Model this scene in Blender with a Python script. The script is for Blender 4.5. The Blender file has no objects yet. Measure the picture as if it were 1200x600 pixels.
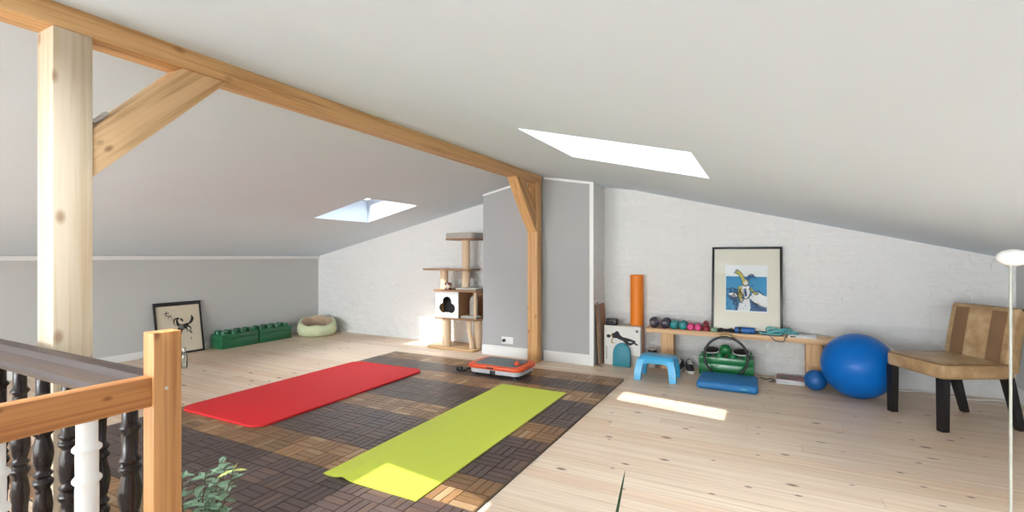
import bpy, bmesh, math, random
from mathutils import Vector, Matrix
random.seed(7)
PI = math.pi
S = bpy.context.scene
COL = S.collection
# ------------------------------------------------------------------ camera, light, exposure
cam_d = bpy.data.cameras.new('camera'); cam = bpy.data.objects.new('camera', cam_d); COL.objects.link(cam)
cam_d.sensor_width = 36.0; cam_d.lens = 36.0 * 560.0 / 1200.0
cam.location = (0, 0, 1.2); cam.rotation_euler = (PI / 2, 0, math.radians(27.78))
cam_d.clip_start = 0.05
S.camera = cam
S.view_settings.view_transform = 'Standard'; S.view_settings.look = 'None'
S.view_settings.gamma = 1.0; S.view_settings.use_curve_mapping = False
S.view_settings.exposure = 0.2
W = bpy.data.worlds.new('sky'); S.world = W; W.use_nodes = True
bg = W.node_tree.nodes['Background']; bg.inputs[0].default_value = (0.84, 0.92, 1.0, 1); bg.inputs[1].default_value = 20.0
SUN_DIR = Vector((0.05, 0.66, -1.0)).normalized()
sd = bpy.data.lights.new('sun', 'SUN'); sd.energy = 6.5; sd.angle = math.radians(0.6); sd.color = (1.0, 0.97, 0.92)
so = bpy.data.objects.new('sun', sd); COL.objects.link(so); so.rotation_euler = SUN_DIR.to_track_quat('-Z', 'Y').to_euler()

def area(name, loc, direction, sx, sy, power, color=(1, 1, 1)):
    d = bpy.data.lights.new(name, 'AREA'); d.shape = 'RECTANGLE'; d.size = sx; d.size_y = sy; d.energy = power; d.color = color
    o = bpy.data.objects.new(name, d); COL.objects.link(o); o.location = loc
    o.rotation_euler = Vector(direction).to_track_quat('-Z', 'Y').to_euler()
    return o
# unseen fill lights added along the rear gable and under the extra roof openings
area('rear_fill_light', (-2.3, -6.96, 1.02), (0, 1, 0.0), 3.7, 1.75, 320, (0.90, 0.96, 1.0))
area('rear_fill_light', (-5.2, -6.96, 0.72), (0, 1, 0.0), 1.9, 1.05, 210, (0.90, 0.96, 1.0))
area('rear_fill_light', (0.75, -6.96, 0.72), (0, 1, 0.0), 1.9, 1.05, 90, (0.90, 0.96, 1.0))
area('roof_fill_light', (1.28, 1.72, 1.42), (-0.23, 0, -1), 0.55, 0.7, 12, (0.93, 0.97, 1.0))
area('roof_fill_light', (-4.1, -1.05, 1.72), (0.23, 0, -1), 0.75, 0.85, 60, (0.93, 0.97, 1.0))

# ------------------------------------------------------------------ node helpers and materials
def newmat(name):
    m = bpy.data.materials.new(name); m.use_nodes = True
    nt = m.node_tree; b = nt.nodes['Principled BSDF']
    return m, nt, b
def nd(nt, typ, ins=None, **kw):
    n = nt.nodes.new(typ)
    for k, v in kw.items(): setattr(n, k, v)
    for k, v in (ins or {}).items():
        if isinstance(v, bpy.types.NodeSocket): nt.links.new(v, n.inputs[k])
        else: n.inputs[k].default_value = v
    return n
def mth(nt, op, a, b=0.0, c=None):
    ins = {0: a, 1: b}
    if c is not None: ins[2] = c
    return nd(nt, 'ShaderNodeMath', ins, operation=op).outputs[0]
def mixc(nt, f, a, b, bt='MIX'):
    n = nd(nt, 'ShaderNodeMix', None, data_type='RGBA', blend_type=bt)
    for i, v in ((0, f), (6, a), (7, b)):
        if isinstance(v, bpy.types.NodeSocket): nt.links.new(v, n.inputs[i])
        else: n.inputs[i].default_value = v if i == 0 else (v if len(v) == 4 else (*v, 1))
    return n.outputs[2]
def ramp(nt, f, stops):
    n = nd(nt, 'ShaderNodeValToRGB', {0: f}); cr = n.color_ramp
    while len(cr.elements) < len(stops): cr.elements.new(0.5)
    for e, (p, c) in zip(cr.elements, stops): e.position = p; e.color = (*c, 1)
    return n.outputs[0]
def s2l(r, g, b):
    f = lambda u: (u / 12.92 if u <= 0.04045 else ((u + 0.055) / 1.055) ** 2.4)
    return tuple(f(x / 255.0) for x in (r, g, b))
def objco(nt, sc=(1, 1, 1), rot=(0, 0, 0)):
    t = nd(nt, 'ShaderNodeTexCoord')
    v = t.outputs['Object']
    if any(rot): v = nd(nt, 'ShaderNodeMapping', {'Vector': v, 'Rotation': rot}).outputs[0]
    return nd(nt, 'ShaderNodeMapping', {'Vector': v, 'Scale': sc}).outputs[0]
def bump(nt, b, h, strength, dist=0.01):
    n = nd(nt, 'ShaderNodeBump', {'Height': h, 'Strength': strength, 'Distance': dist})
    nt.links.new(n.outputs[0], b.inputs['Normal'])

def flat(name, col, rough=0.5, metal=0.0, var=0.08, sc=18.0, bmp=0.0, coat=0.0, spec=0.5):
    m, nt, b = newmat(name)
    v = objco(nt)
    n = nd(nt, 'ShaderNodeTexNoise', {'Vector': v, 'Scale': sc, 'Detail': 4.0})
    c = mixc(nt, n.outputs[0], tuple(x * (1 - var) for x in col), tuple(min(1, x * (1 + var)) for x in col))
    nt.links.new(c, b.inputs['Base Color'])
    b.inputs['Roughness'].default_value = rough; b.inputs['Metallic'].default_value = metal
    b.inputs['Coat Weight'].default_value = coat; b.inputs['Specular IOR Level'].default_value = spec
    if bmp:
        n2 = nd(nt, 'ShaderNodeTexNoise', {'Vector': v, 'Scale': sc * 6, 'Detail': 3.0})
        bump(nt, b, n2.outputs[0], bmp, 0.004)
    return m
def wood(name, light, dark, axis='Z', rough=0.5, knots=True, knot_sc=3.0, grain=28.0, rot=(0, 0, 0), coat=0.0):
    m, nt, b = newmat(name)
    g2 = grain * 2.6
    a = {'X': (1.6, g2, g2), 'Y': (g2, 1.6, g2), 'Z': (g2, g2, 1.6)}[axis]
    n1 = nd(nt, 'ShaderNodeTexNoise', {'Vector': objco(nt, a, rot), 'Scale': 1.0, 'Detail': 5.0, 'Distortion': 0.6})
    a2 = tuple(x * 0.2 if x > 2 else 0.6 for x in a)
    n2 = nd(nt, 'ShaderNodeTexNoise', {'Vector': objco(nt, a2, rot), 'Scale': 1.0, 'Detail': 3.0})
    f = mth(nt, 'ADD', mth(nt, 'MULTIPLY', n1.outputs[0], 0.55), mth(nt, 'MULTIPLY', n2.outputs[0], 0.45))
    c = ramp(nt, f, [(0.36, dark), (0.52, light), (0.70, tuple(min(1, x * 1.12) for x in light))])
    if knots:
        k1, k2 = knot_sc * 2.0, knot_sc * 3.6
        ks = {"X": (k1, k2, k2), 'Y': (k2, k1, k2), 'Z': (k2, k2, k1)}[axis]
        vo = nd(nt, 'ShaderNodeTexVoronoi', {'Vector': objco(nt, ks, rot), 'Scale': 1.0})
        k = mth(nt, 'SUBTRACT', 1.0, nd(nt, 'ShaderNodeMapRange', {'Value': vo.outputs['Distance'], 'From Min': 0.05, 'From Max': 0.15}).outputs[0])
        c = mixc(nt, mth(nt, 'MULTIPLY', k, 0.75), c, (dark[0] * 0.5, dark[1] * 0.36, dark[2] * 0.28))
    nt.links.new(c, b.inputs['Base Color']); b.inputs['Roughness'].default_value = rough
    b.inputs['Coat Weight'].default_value = coat; b.inputs['Coat Roughness'].default_value = 0.2
    bump(nt, b, n1.outputs[0], 0.12, 0.003)
    return m
def plaster(name, col, sc=4.0, st=0.1):
    m, nt, b = newmat(name)
    v = objco(nt)
    n = nd(nt, 'ShaderNodeTexNoise', {'Vector': v, 'Scale': 1.3, 'Detail': 3.0})
    c = mixc(nt, n.outputs[0], tuple(x * 0.97 for x in col), tuple(min(1, x * 1.02) for x in col))
    nt.links.new(c, b.inputs['Base Color']); b.inputs['Roughness'].default_value = 0.85
    n2 = nd(nt, 'ShaderNodeTexNoise', {'Vector': v, 'Scale': sc, 'Detail': 4.0})
    bump(nt, b, n2.outputs[0], st, 0.02)
    return m
def brickwall(name, col):
    m, nt, b = newmat(name)
    t = nd(nt, 'ShaderNodeTexCoord')
    s = nd(nt, 'ShaderNodeSeparateXYZ', {0: t.outputs['Object']})
    nz = nd(nt, 'ShaderNodeTexNoise', {'Vector': t.outputs['Object'], 'Scale': 3.0, 'Detail': 3.0})
    u = nd(nt, 'ShaderNodeCombineXYZ', {0: mth(nt, 'ADD', s.outputs[0], mth(nt, 'MULTIPLY', s.outputs[1], 1.0)), 1: mth(nt, 'ADD', s.outputs[2], mth(nt, 'MULTIPLY', nz.outputs[0], 0.06))})
    br = nd(nt, 'ShaderNodeTexBrick', {'Vector': u.outputs[0], 'Scale': 1.0, 'Mortar Size': 0.011, 'Mortar Smooth': 0.9, 'Brick Width': 0.26, 'Row Height': 0.078,
                                       'Color1': (1, 1, 1, 1), 'Color2': (0.72, 0.72, 0.72, 1), 'Mortar': (0.25, 0.25, 0.25, 1)})
    n2 = nd(nt, 'ShaderNodeTexNoise', {'Vector': t.outputs['Object'], 'Scale': 9.0, 'Detail': 6.0, 'Roughness': 0.6})
    n3 = nd(nt, 'ShaderNodeTexNoise', {'Vector': t.outputs['Object'], 'Scale': 1.1, 'Detail': 3.0})
    n4 = nd(nt, 'ShaderNodeTexNoise', {'Vector': t.outputs['Object'], 'Scale': 3.6, 'Detail': 4.0})
    h = mth(nt, 'ADD', mth(nt, 'MULTIPLY', br.outputs[0], 0.24), mth(nt, 'ADD', mth(nt, 'MULTIPLY', n2.outputs[0], 2.2), mth(nt, 'MULTIPLY', n4.outputs[0], 3.5)))
    c = mixc(nt, n3.outputs[0], tuple(x * 0.94 for x in col), tuple(min(1, x * 1.04) for x in col))
    # the lower courses right of the chimney are a little greyer
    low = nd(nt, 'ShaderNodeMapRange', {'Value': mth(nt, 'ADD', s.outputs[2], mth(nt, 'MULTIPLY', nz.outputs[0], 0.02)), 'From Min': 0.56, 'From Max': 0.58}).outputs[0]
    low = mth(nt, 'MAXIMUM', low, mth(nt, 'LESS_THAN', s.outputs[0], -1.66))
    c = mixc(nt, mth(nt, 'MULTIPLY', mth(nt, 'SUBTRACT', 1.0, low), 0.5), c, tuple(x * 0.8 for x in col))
    nt.links.new(c, b.inputs['Base Color']); b.inputs['Roughness'].default_value = 0.8
    bump(nt, b, h, 0.6, 0.025)
    return m
def pinefloor(name):
    m, nt, b = newmat(name)
    t = nd(nt, 'ShaderNodeTexCoord'); s = nd(nt, 'ShaderNodeSeparateXYZ', {0: t.outputs['Object']})
    X, Y = s.outputs[0], s.outputs[1]
    yb = mth(nt, 'DIVIDE', Y, 0.118); bid = mth(nt, 'FLOOR', yb); fy = mth(nt, 'FRACT', yb)
    wn = nd(nt, 'ShaderNodeTexWhiteNoise', {'W': bid}, noise_dimensions='1D').outputs[0]
    xs = mth(nt, 'ADD', X, mth(nt, 'MULTIPLY', wn, 5.0)); xb = mth(nt, 'DIVIDE', xs, 2.6); fx = mth(nt, 'FRACT', xb)
    idv = nd(nt, 'ShaderNodeCombineXYZ', {0: bid, 1: mth(nt, 'FLOOR', xb)})
    r = nd(nt, 'ShaderNodeTexWhiteNoise', {'Vector': idv.outputs[0]}, noise_dimensions='2D').outputs[0]
    base = ramp(nt, r, [(0.0, s2l(220, 196, 170)), (0.35, s2l(230, 210, 188)), (0.7, s2l(236, 219, 197)), (1.0, s2l(226, 198, 170))])
    gv = nd(nt, 'ShaderNodeCombineXYZ', {0: mth(nt, 'MULTIPLY', xs, 1.3), 1: mth(nt, 'MULTIPLY', Y, 55.0), 2: mth(nt, 'MULTIPLY', r, 9.0)})
    g = nd(nt, 'ShaderNodeTexNoise', {'Vector': gv.outputs[0], 'Scale': 1.0, 'Detail': 4.0, 'Distortion': 0.5})
    c = mixc(nt, nd(nt, 'ShaderNodeMapRange', {'Value': g.outputs[0], 'From Min': 0.35, 'From Max': 0.72, 'To Min': 0.0, 'To Max': 0.6}).outputs[0], base, s2l(196, 156, 124))
    kv = nd(nt, 'ShaderNodeCombineXYZ', {0: mth(nt, 'MULTIPLY', xs, 2.4), 1: mth(nt, 'MULTIPLY', Y, 5.2), 2: mth(nt, 'MULTIPLY', bid, 3.7)})
    kd = nd(nt, 'ShaderNodeTexVoronoi', {'Vector': kv.outputs[0], 'Scale': 1.0, 'Randomness': 1.0}, feature='F1', voronoi_dimensions='2D')
    krc = nd(nt, 'ShaderNodeSeparateColor', {0: kd.outputs['Color']}); kr = krc.outputs[0]
    kdd = mth(nt, 'MULTIPLY', kd.outputs['Distance'], mth(nt, 'ADD', 0.7, mth(nt, 'MULTIPLY', krc.outputs[1], 1.3)))
    k = mth(nt, 'SUBTRACT', 1.0, nd(nt, 'ShaderNodeMapRange', {'Value': kdd, 'From Min': 0.03, 'From Max': 0.075}).outputs[0])
    k = mth(nt, 'MULTIPLY', k, mth(nt, 'GREATER_THAN', kr, 0.25))
    c = mixc(nt, mth(nt, 'MULTIPLY', k, 0.85), c, s2l(98, 58, 38))
    gap = mth(nt, 'MAXIMUM', mth(nt, 'LESS_THAN', fy, 0.022), mth(nt, 'LESS_THAN', fx, 0.0012))
    c = mixc(nt, mth(nt, 'MULTIPLY', gap, 0.42), c, s2l(120, 88, 66))
    nt.links.new(c, b.inputs['Base Color'])
    b.inputs['Roughness'].default_value = 0.42; b.inputs['Specular IOR Level'].default_value = 0.4
    h = mth(nt, 'SUBTRACT', mth(nt, 'MULTIPLY', g.outputs[0], 0.2), gap)
    bump(nt, b, h, 0.12, 0.002)
    return m
def glass(name, tint=(1, 1, 1), gl=0.12, rough=0.02):
    m, nt, b = newmat(name)
    tr = nd(nt, 'ShaderNodeBsdfTransparent', {'Color': (*tint, 1)})
    g = nd(nt, 'ShaderNodeBsdfGlossy', {'Roughness': rough})
    fr = nd(nt, 'ShaderNodeFresnel', {'IOR': 1.45})
    mx = nd(nt, 'ShaderNodeMixShader', {0: mth(nt, 'MULTIPLY', fr.outputs[0], gl / 0.12 * 1.0), 1: tr.outputs[0], 2: g.outputs[0]})
    nt.links.new(mx.outputs[0], nt.nodes['Material Output'].inputs[0])
    return m
def vcol(name, rough=0.5):
    m, nt, b = newmat(name)
    a = nd(nt, 'ShaderNodeVertexColor', None, layer_name='tone')
    n = nd(nt, 'ShaderNodeTexNoise', {'Vector': objco(nt), 'Scale': 60.0, 'Detail': 4.0})
    c = mixc(nt, mth(nt, 'MULTIPLY', n.outputs[0], 0.7), a.outputs[0], (0.0, 0.0, 0.0), 'MIX')
    c = mixc(nt, 0.55, a.outputs[0], c)
    nt.links.new(c, b.inputs['Base Color']); b.inputs['Roughness'].default_value = rough
    bump(nt, b, n.outputs[0], 0.2, 0.002)
    return m
def leathermat():
    m, nt, b = newmat('tan_leather')
    v = objco(nt)
    n = nd(nt, 'ShaderNodeTexNoise', {'Vector': v, 'Scale': 7.0, 'Detail': 6.0, 'Roughness': 0.65})
    c = ramp(nt, n.outputs[0], [(0.3, s2l(144, 112, 78)), (0.5, s2l(176, 144, 104)), (0.7, s2l(200, 172, 134))])
    nt.links.new(c, b.inputs['Base Color']); b.inputs['Roughness'].default_value = 0.45
    n2 = nd(nt, 'ShaderNodeTexVoronoi', {'Vector': v, 'Scale': 220.0})
    bump(nt, b, n2.outputs[0], 0.12, 0.002)
    return m

MAT = dict(
    floor=pinefloor('pine_floor'),
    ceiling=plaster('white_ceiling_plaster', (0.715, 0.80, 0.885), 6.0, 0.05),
    grey=plaster('grey_wall_paint', (0.56, 0.565, 0.555), 60.0, 0.08),
    grey2=plaster('chimney_grey_paint', (0.415, 0.415, 0.42), 60.0, 0.08),
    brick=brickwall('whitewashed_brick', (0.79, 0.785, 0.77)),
    white=flat('white_paint', (0.82, 0.82, 0.81), 0.45, var=0.02),
    beam=wood('beam_timber', s2l(222, 178, 124), s2l(184, 132, 78), 'Y', 0.55, knot_sc=2.0, grain=22),
    post=wood('post_timber', s2l(198, 182, 158), s2l(186, 162, 130), 'Z', 0.55, knot_sc=2.2, grain=22),
    rearpost=wood('rear_post_timber', s2l(212, 165, 112), s2l(178, 125, 74), 'Z', 0.55, knot_sc=2.2, grain=22),
    brace=wood('brace_timber', s2l(220, 184, 138), s2l(182, 136, 88), 'Z', 0.55, knot_sc=3.0, grain=20, rot=(math.radians(46), 0, 0)),
    brace2=wood('rear_brace_timber', s2l(212, 166, 112), s2l(178, 125, 74), 'Z', 0.55, knot_sc=3.0, grain=20, rot=(math.radians(-45), 0, 0)),
    newel=wood('newel_timber', s2l(196, 142, 88), s2l(166, 108, 56), 'Z', 0.45, knot_sc=4, grain=30),
    rail=wood('rail_timber', s2l(192, 132, 76), s2l(152, 92, 46), 'Y', 0.45, knot_sc=5, grain=34),
    darkwood=wood('dark_stained_wood', s2l(52, 38, 37), s2l(32, 22, 22), 'X', 0.42, knots=False, grain=40),
    darkturn=flat('dark_turned_wood', s2l(34, 25, 24), 0.24, var=0.2, spec=0.4),
    slat=vcol('deck_slat_wood', 0.36),
    black=flat('black_plastic', s2l(28, 28, 30), 0.4),
    red=flat('red_foam', s2l(204, 46, 50), 0.7, var=0.04, sc=30, bmp=0.15, spec=0.2),
    yellow=flat('lime_foam', s2l(190, 200, 68), 0.55, var=0.04, sc=40, bmp=0.2),
    orange=flat('orange_foam', s2l(238, 130, 22), 0.5, var=0.06),
    plateorange=flat('orange_plastic', s2l(222, 84, 42), 0.35),
    lightgrey=flat('light_grey_plastic', s2l(196, 196, 200), 0.4),
    midgrey=flat('rubber_grey', s2l(104, 110, 112), 0.6),
    catwood=wood('cat_tree_board', s2l(206, 168, 120), s2l(170, 128, 84), 'X', 0.5, knots=False),
    catedge=flat('cat_tree_dark_board', s2l(150, 112, 80), 0.55, var=0.15),
    sisal=flat('sisal_rope', s2l(222, 196, 164), 0.85, var=0.12, sc=60, bmp=0.5),
    plush=flat('grey_plush', s2l(176, 168, 160), 0.95, var=0.12, sc=50, bmp=0.6),
    dplush=flat('dark_grey_felt', s2l(64, 62, 66), 0.95, var=0.12, sc=50, bmp=0.4),
    catwhite=flat('white_board', s2l(236, 234, 230), 0.5, var=0.02),
    green=flat('dark_green_plastic', s2l(22, 98, 62), 0.3, var=0.06, coat=0.3),
    gbright=flat('green_plastic', s2l(18, 118, 62), 0.3, var=0.06, coat=0.3),
    lime=flat('pale_green_fleece', s2l(206, 214, 176), 0.95, var=0.1, sc=25, bmp=0.7),
    bedin=flat('beige_fleece', s2l(182, 158, 134), 0.95, var=0.18, sc=30, bmp=0.8),
    paper=flat('aged_paper', s2l(214, 204, 182), 0.8, var=0.03),
    mount=flat('cream_mount', s2l(232, 228, 212), 0.8, var=0.02),
    ink=flat('black_ink', s2l(40, 40, 42), 0.7),
    inkgrey=flat('grey_ink', s2l(118, 118, 116), 0.7),
    frame=flat('black_frame_lacquer', s2l(30, 28, 30), 0.35),
    pblue=flat('print_blue', s2l(40, 146, 196), 0.7, var=0.2, sc=14),
    pdeep=flat('print_deep_blue', s2l(30, 96, 150), 0.7, var=0.25, sc=20),
    pwhite=flat('print_white', s2l(238, 240, 238), 0.7),
    pyellow=flat('print_olive_yellow', s2l(206, 196, 92), 0.7, var=0.2),
    glass=glass('clear_glass'),
    pglass=glass('picture_glass', gl=0.12),
    bottleglass=glass('bottle_glass', (0.93, 0.96, 0.95), gl=0.35),
    sky=flat('sky_blue_plastic', s2l(58, 172, 224), 0.35, var=0.05, coat=0.2),
    teal=flat('teal_plastic', s2l(22, 128, 146), 0.45),
    carton=flat('white_carton', s2l(226, 224, 218), 0.6, var=0.03),
    cartonside=flat('greige_carton', s2l(176, 168, 156), 0.7, var=0.06),
    bench=wood('bench_timber', s2l(222, 184, 142), s2l(190, 146, 102), 'X', 0.55, knot_sc=3.0, grain=30),
    benchleg=wood('bench_leg_timber', s2l(214, 172, 126), s2l(182, 134, 88), 'Z', 0.55, knot_sc=3.0, grain=30),
    plum=flat('dark_plum_vinyl', s2l(50, 40, 58), 0.35),
    tealdb=flat('teal_vinyl', s2l(20, 128, 132), 0.35),
    pink=flat('pink_vinyl', s2l(214, 48, 122), 0.35),
    wine=flat('dark_red_vinyl', s2l(130, 30, 44), 0.35),
    mint=flat('mint_rubber', s2l(136, 176, 148), 0.5),
    blueband=flat('blue_rubber', s2l(32, 94, 166), 0.45),
    aqua=flat('aqua_rubber', s2l(96, 172, 176), 0.6),
    bluefoam=flat('blue_foam', s2l(30, 116, 178), 0.5, var=0.05),
    ball=flat('blue_vinyl', s2l(6, 104, 190), 0.3, var=0.03, spec=0.22),
    ball2=flat('blue_soft_vinyl', s2l(18, 92, 160), 0.4, var=0.05),
    tanpad=flat('tan_pad', s2l(176, 150, 104), 0.6),
    leather=leathermat(),
    leatherdark=flat('worn_brown_leather', s2l(128, 96, 66), 0.5, var=0.18, sc=9, bmp=0.1),
    chairleg=flat('black_lacquered_wood', s2l(26, 24, 26), 0.3, var=0.1),
    steel=flat('brushed_steel', s2l(190, 190, 188), 0.3, metal=0.9),
    pole=flat('pale_lamp_metal', s2l(172, 174, 164), 0.35, var=0.02),
    opal=flat('opal_glass', s2l(244, 244, 242), 0.25, var=0.01),
    leaf=flat('pale_green_leaf', s2l(122, 150, 122), 0.45, var=0.3, sc=30),
    newleaf=flat('young_leaf', s2l(196, 204, 120), 0.45, var=0.2, sc=30),
    stem=flat('reddish_stem', s2l(112, 74, 56), 0.6),
    blade=flat('dark_green_leaf', s2l(30, 58, 34), 0.35, var=0.3, sc=30),
    pot=flat('terracotta', s2l(168, 98, 68), 0.8, var=0.1),
    soil=flat('soil', s2l(52, 40, 32), 0.95, var=0.3, sc=60, bmp=0.6),
    candle=flat('dark_red_glass', s2l(96, 30, 34), 0.15, coat=0.5),
    label=flat('cream_label', s2l(214, 200, 180), 0.7),
    mag=flat('magazine_cover', s2l(132, 58, 66), 0.35, var=0.3, sc=9),
    mag2=flat('magazine_paper', s2l(206, 204, 206), 0.5),
    notebook=flat('white_cover', s2l(226, 226, 226), 0.45),
    shoe=flat('dark_mesh_fabric', s2l(52, 54, 60), 0.8, var=0.25, sc=60),
    sole=flat('white_sole', s2l(226, 226, 222), 0.6),
    board=flat('brown_hardboard', s2l(170, 128, 100), 0.7, var=0.08),
)
# translucent cloth of the unseen sheet added to clip the sun patch
_m, _nt, _b = newmat('sun_baffle_cloth')
_d = nd(_nt, 'ShaderNodeBsdfDiffuse', {'Color': (0.85, 0.85, 0.83, 1)}); _t = nd(_nt, 'ShaderNodeBsdfTranslucent', {'Color': (0.85, 0.85, 0.83, 1)})
_x = nd(_nt, 'ShaderNodeMixShader', {0: 0.55, 1: _d.outputs[0], 2: _t.outputs[0]}); _nt.links.new(_x.outputs[0], _nt.nodes['Material Output'].inputs[0])
MAT['sun_baffle'] = _m

# ------------------------------------------------------------------ mesh helpers
class MB:
    def __init__(self): self.bm = bmesh.new(); self.mi = 0
    def _faces(self, faces):
        for f in faces: f.material_index = self.mi
    def merge(self, bm2, mat=None):
        me = bpy.data.meshes.new('tmp')
        if mat is not None: bmesh.ops.transform(bm2, matrix=mat, verts=bm2.verts)
        for f in bm2.faces: f.material_index = self.mi
        bm2.to_mesh(me); bm2.free(); self.bm.from_mesh(me); bpy.data.meshes.remove(me)
        return self
    def box(self, c, s, bev=0.0, rot=None, seg=2):
        b = bmesh.new(); bmesh.ops.create_cube(b, size=1.0); bmesh.ops.scale(b, vec=s, verts=b.verts)
        if bev: bmesh.ops.bevel(b, geom=b.edges[:], offset=min(bev, min(s) * 0.49), segments=seg, profile=0.5, affect='EDGES')
        m = Matrix.Translation(c)
        if rot: m = m @ Matrix.Rotation(rot[2], 4, 'Z') @ Matrix.Rotation(rot[1], 4, 'Y') @ Matrix.Rotation(rot[0], 4, 'X')
        return self.merge(b, m)
    def bx(self, x0, x1, y0, y1, z0, z1, bev=0.0, seg=2):
        return self.box(((x0 + x1) / 2, (y0 + y1) / 2, (z0 + z1) / 2), (x1 - x0, y1 - y0, z1 - z0), bev, None, seg)
    def tube(self, pts, r, seg=10, closed=False, cap=True):
        pts = [Vector(p) for p in pts]; n = len(pts)
        rr = r if isinstance(r, (list, tuple)) else [r] * n
        b = bmesh.new(); rings = []; up = None
        for i, p in enumerate(pts):
            a = pts[(i - 1) % n] if (closed or i > 0) else p; c = pts[(i + 1) % n] if (closed or i < n - 1) else p
            t = (c - a).normalized()
            if up is None:
                up = Vector((0, 0, 1)) if abs(t.z) < 0.9 else Vector((1, 0, 0))
            x = (up - t * up.dot(t))
            if x.length < 1e-6: x = t.orthogonal()
            x.normalize(); y = t.cross(x); up = x
            rings.append([b.verts.new(p + (x * math.cos(2 * PI * k / seg) + y * math.sin(2 * PI * k / seg)) * rr[i]) for k in range(seg)])
        m = n if closed else n - 1
        for i in range(m):
            A, B = rings[i], rings[(i + 1) % n]
            for k in range(seg): b.faces.new((A[k], A[(k + 1) % seg], B[(k + 1) % seg], B[k]))
        if cap and not closed:
            b.faces.new(rings[0][::-1]); b.faces.new(rings[-1])
        bmesh.ops.recalc_face_normals(b, faces=b.faces)
        return self.merge(b)
    def lathe(self, prof, c=(0, 0, 0), seg=24, rot=None):
        b = bmesh.new(); rings = []
        for r, z in prof:
            if r < 1e-5: rings.append([b.verts.new((0, 0, z))])
            else: rings.append([b.verts.new((r * math.cos(2 * PI * k / seg), r * math.sin(2 * PI * k / seg), z)) for k in range(seg)])
        for A, B in zip(rings, rings[1:]):
            if len(A) == 1 and len(B) == 1: continue
            for k in range(seg):
                k2 = (k + 1) % seg
                if len(A) == 1: b.faces.new((A[0], B[k2], B[k]))
                elif len(B) == 1: b.faces.new((A[k], A[k2], B[0]))
                else: b.faces.new((A[k], A[k2], B[k2], B[k]))
        if len(rings[0]) > 1: b.faces.new(rings[0][::-1])
        if len(rings[-1]) > 1: b.faces.new(rings[-1])
        bmesh.ops.recalc_face_normals(b, faces=b.faces)
        m = Matrix.Translation(c)
        if rot: m = m @ Matrix.Rotation(rot[2], 4, 'Z') @ Matrix.Rotation(rot[1], 4, 'Y') @ Matrix.Rotation(rot[0], 4, 'X')
        return self.merge(b, m)
    def prism(self, poly, h0, h1, plane='XY', bev=0.0):
        """extrude a 2D outline from h0 to h1 along the remaining axis"""
        b = bmesh.new()
        mk = {'XY': lambda u, v, h: (u, v, h), 'XZ': lambda u, v, h: (u, h, v), 'YZ': lambda u, v, h: (h, u, v)}[plane]
        A = [b.verts.new(mk(u, v, h0)) for u, v in poly]; B = [b.verts.new(mk(u, v, h1)) for u, v in poly]
        n = len(poly); b.faces.new(A); b.faces.new(B[::-1])
        for i in range(n): b.faces.new((A[i], B[i], B[(i + 1) % n], A[(i + 1) % n]))
        bmesh.ops.recalc_face_normals(b, faces=b.faces)
        if bev:
            es = [e for e in b.edges if len(e.link_faces) == 2 and any(len(f.verts) == n for f in e.link_faces) and n > 4 or (n <= 4)]
            bmesh.ops.bevel(b, geom=es, offset=bev, segments=2, profile=0.5, affect='EDGES')
        return self.merge(b)
    def loft(self, rings, cap=True):
        b = bmesh.new(); R = [[b.verts.new(p) for p in ring] for ring in rings]; n = len(R[0])
        for A, B in zip(R, R[1:]):
            for k in range(n): b.faces.new((A[k], A[(k + 1) % n], B[(k + 1) % n], B[k]))
        if cap: b.faces.new(R[0][::-1]); b.faces.new(R[-1])
        bmesh.ops.recalc_face_normals(b, faces=b.faces)
        return self.merge(b)
    def sphere(self, c, r, seg=32, sc=(1, 1, 1)):
        b = bmesh.new(); bmesh.ops.create_uvsphere(b, u_segments=seg, v_segments=seg // 2, radius=r)
        bmesh.ops.scale(b, vec=sc, verts=b.verts)
        return self.merge(b, Matrix.Translation(c))
    def face(self, pts):
        vs = [self.bm.verts.new(p) for p in pts]; f = self.bm.faces.new(vs); f.material_index = self.mi; return self
    def build(self, name, mats, parent=None, smooth=35, loc=None, rot=None):
        me = bpy.data.meshes.new(name); self.bm.to_mesh(me); self.bm.free()
        for m in (mats if isinstance(mats, (list, tuple)) else [mats]): me.materials.append(MAT[m] if isinstance(m, str) else m)
        if smooth:
            for p in me.polygons: p.use_smooth = True
            me.set_sharp_from_angle(angle=math.radians(smooth))
        o = bpy.data.objects.new(name, me); COL.objects.link(o)
        if parent is not None: o.parent = parent
        if loc: o.location = loc
        if rot: o.rotation_euler = rot
        return o
def tag(o, label, cat, group=None, kind=None):
    o['label'] = label; o['category'] = cat
    if group: o['group'] = group
    if kind: o['kind'] = kind
    return o
def thing(name, label, cat, loc=(0, 0, 0), rz=0.0, group=None, rx=0.0):
    o = bpy.data.objects.new(name, None); COL.objects.link(o); o.empty_display_size = 0.1
    o.location = loc; o.rotation_euler = (rx, 0, rz)
    return tag(o, label, cat, group)
def struct(name, mb, mats, smooth=None, parent=None):
    o = mb.build(name, mats, parent, smooth); o['kind'] = 'structure'; return o
def kids(o): return [c for c in bpy.data.objects if c.parent == o]
def dup(root, loc=None, rz=None, label=None, group=None):
    r = root.copy(); COL.objects.link(r)
    if loc is not None: r.location = loc
    if rz is not None: r.rotation_euler = (root.rotation_euler[0], 0, rz)
    if label: r['label'] = label
    if group: r['group'] = group
    for ch in kids(root):
        c = ch.copy(); COL.objects.link(c); c.parent = r
        for g in kids(ch):
            d = g.copy(); COL.objects.link(d); d.parent = c
    return r
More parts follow.
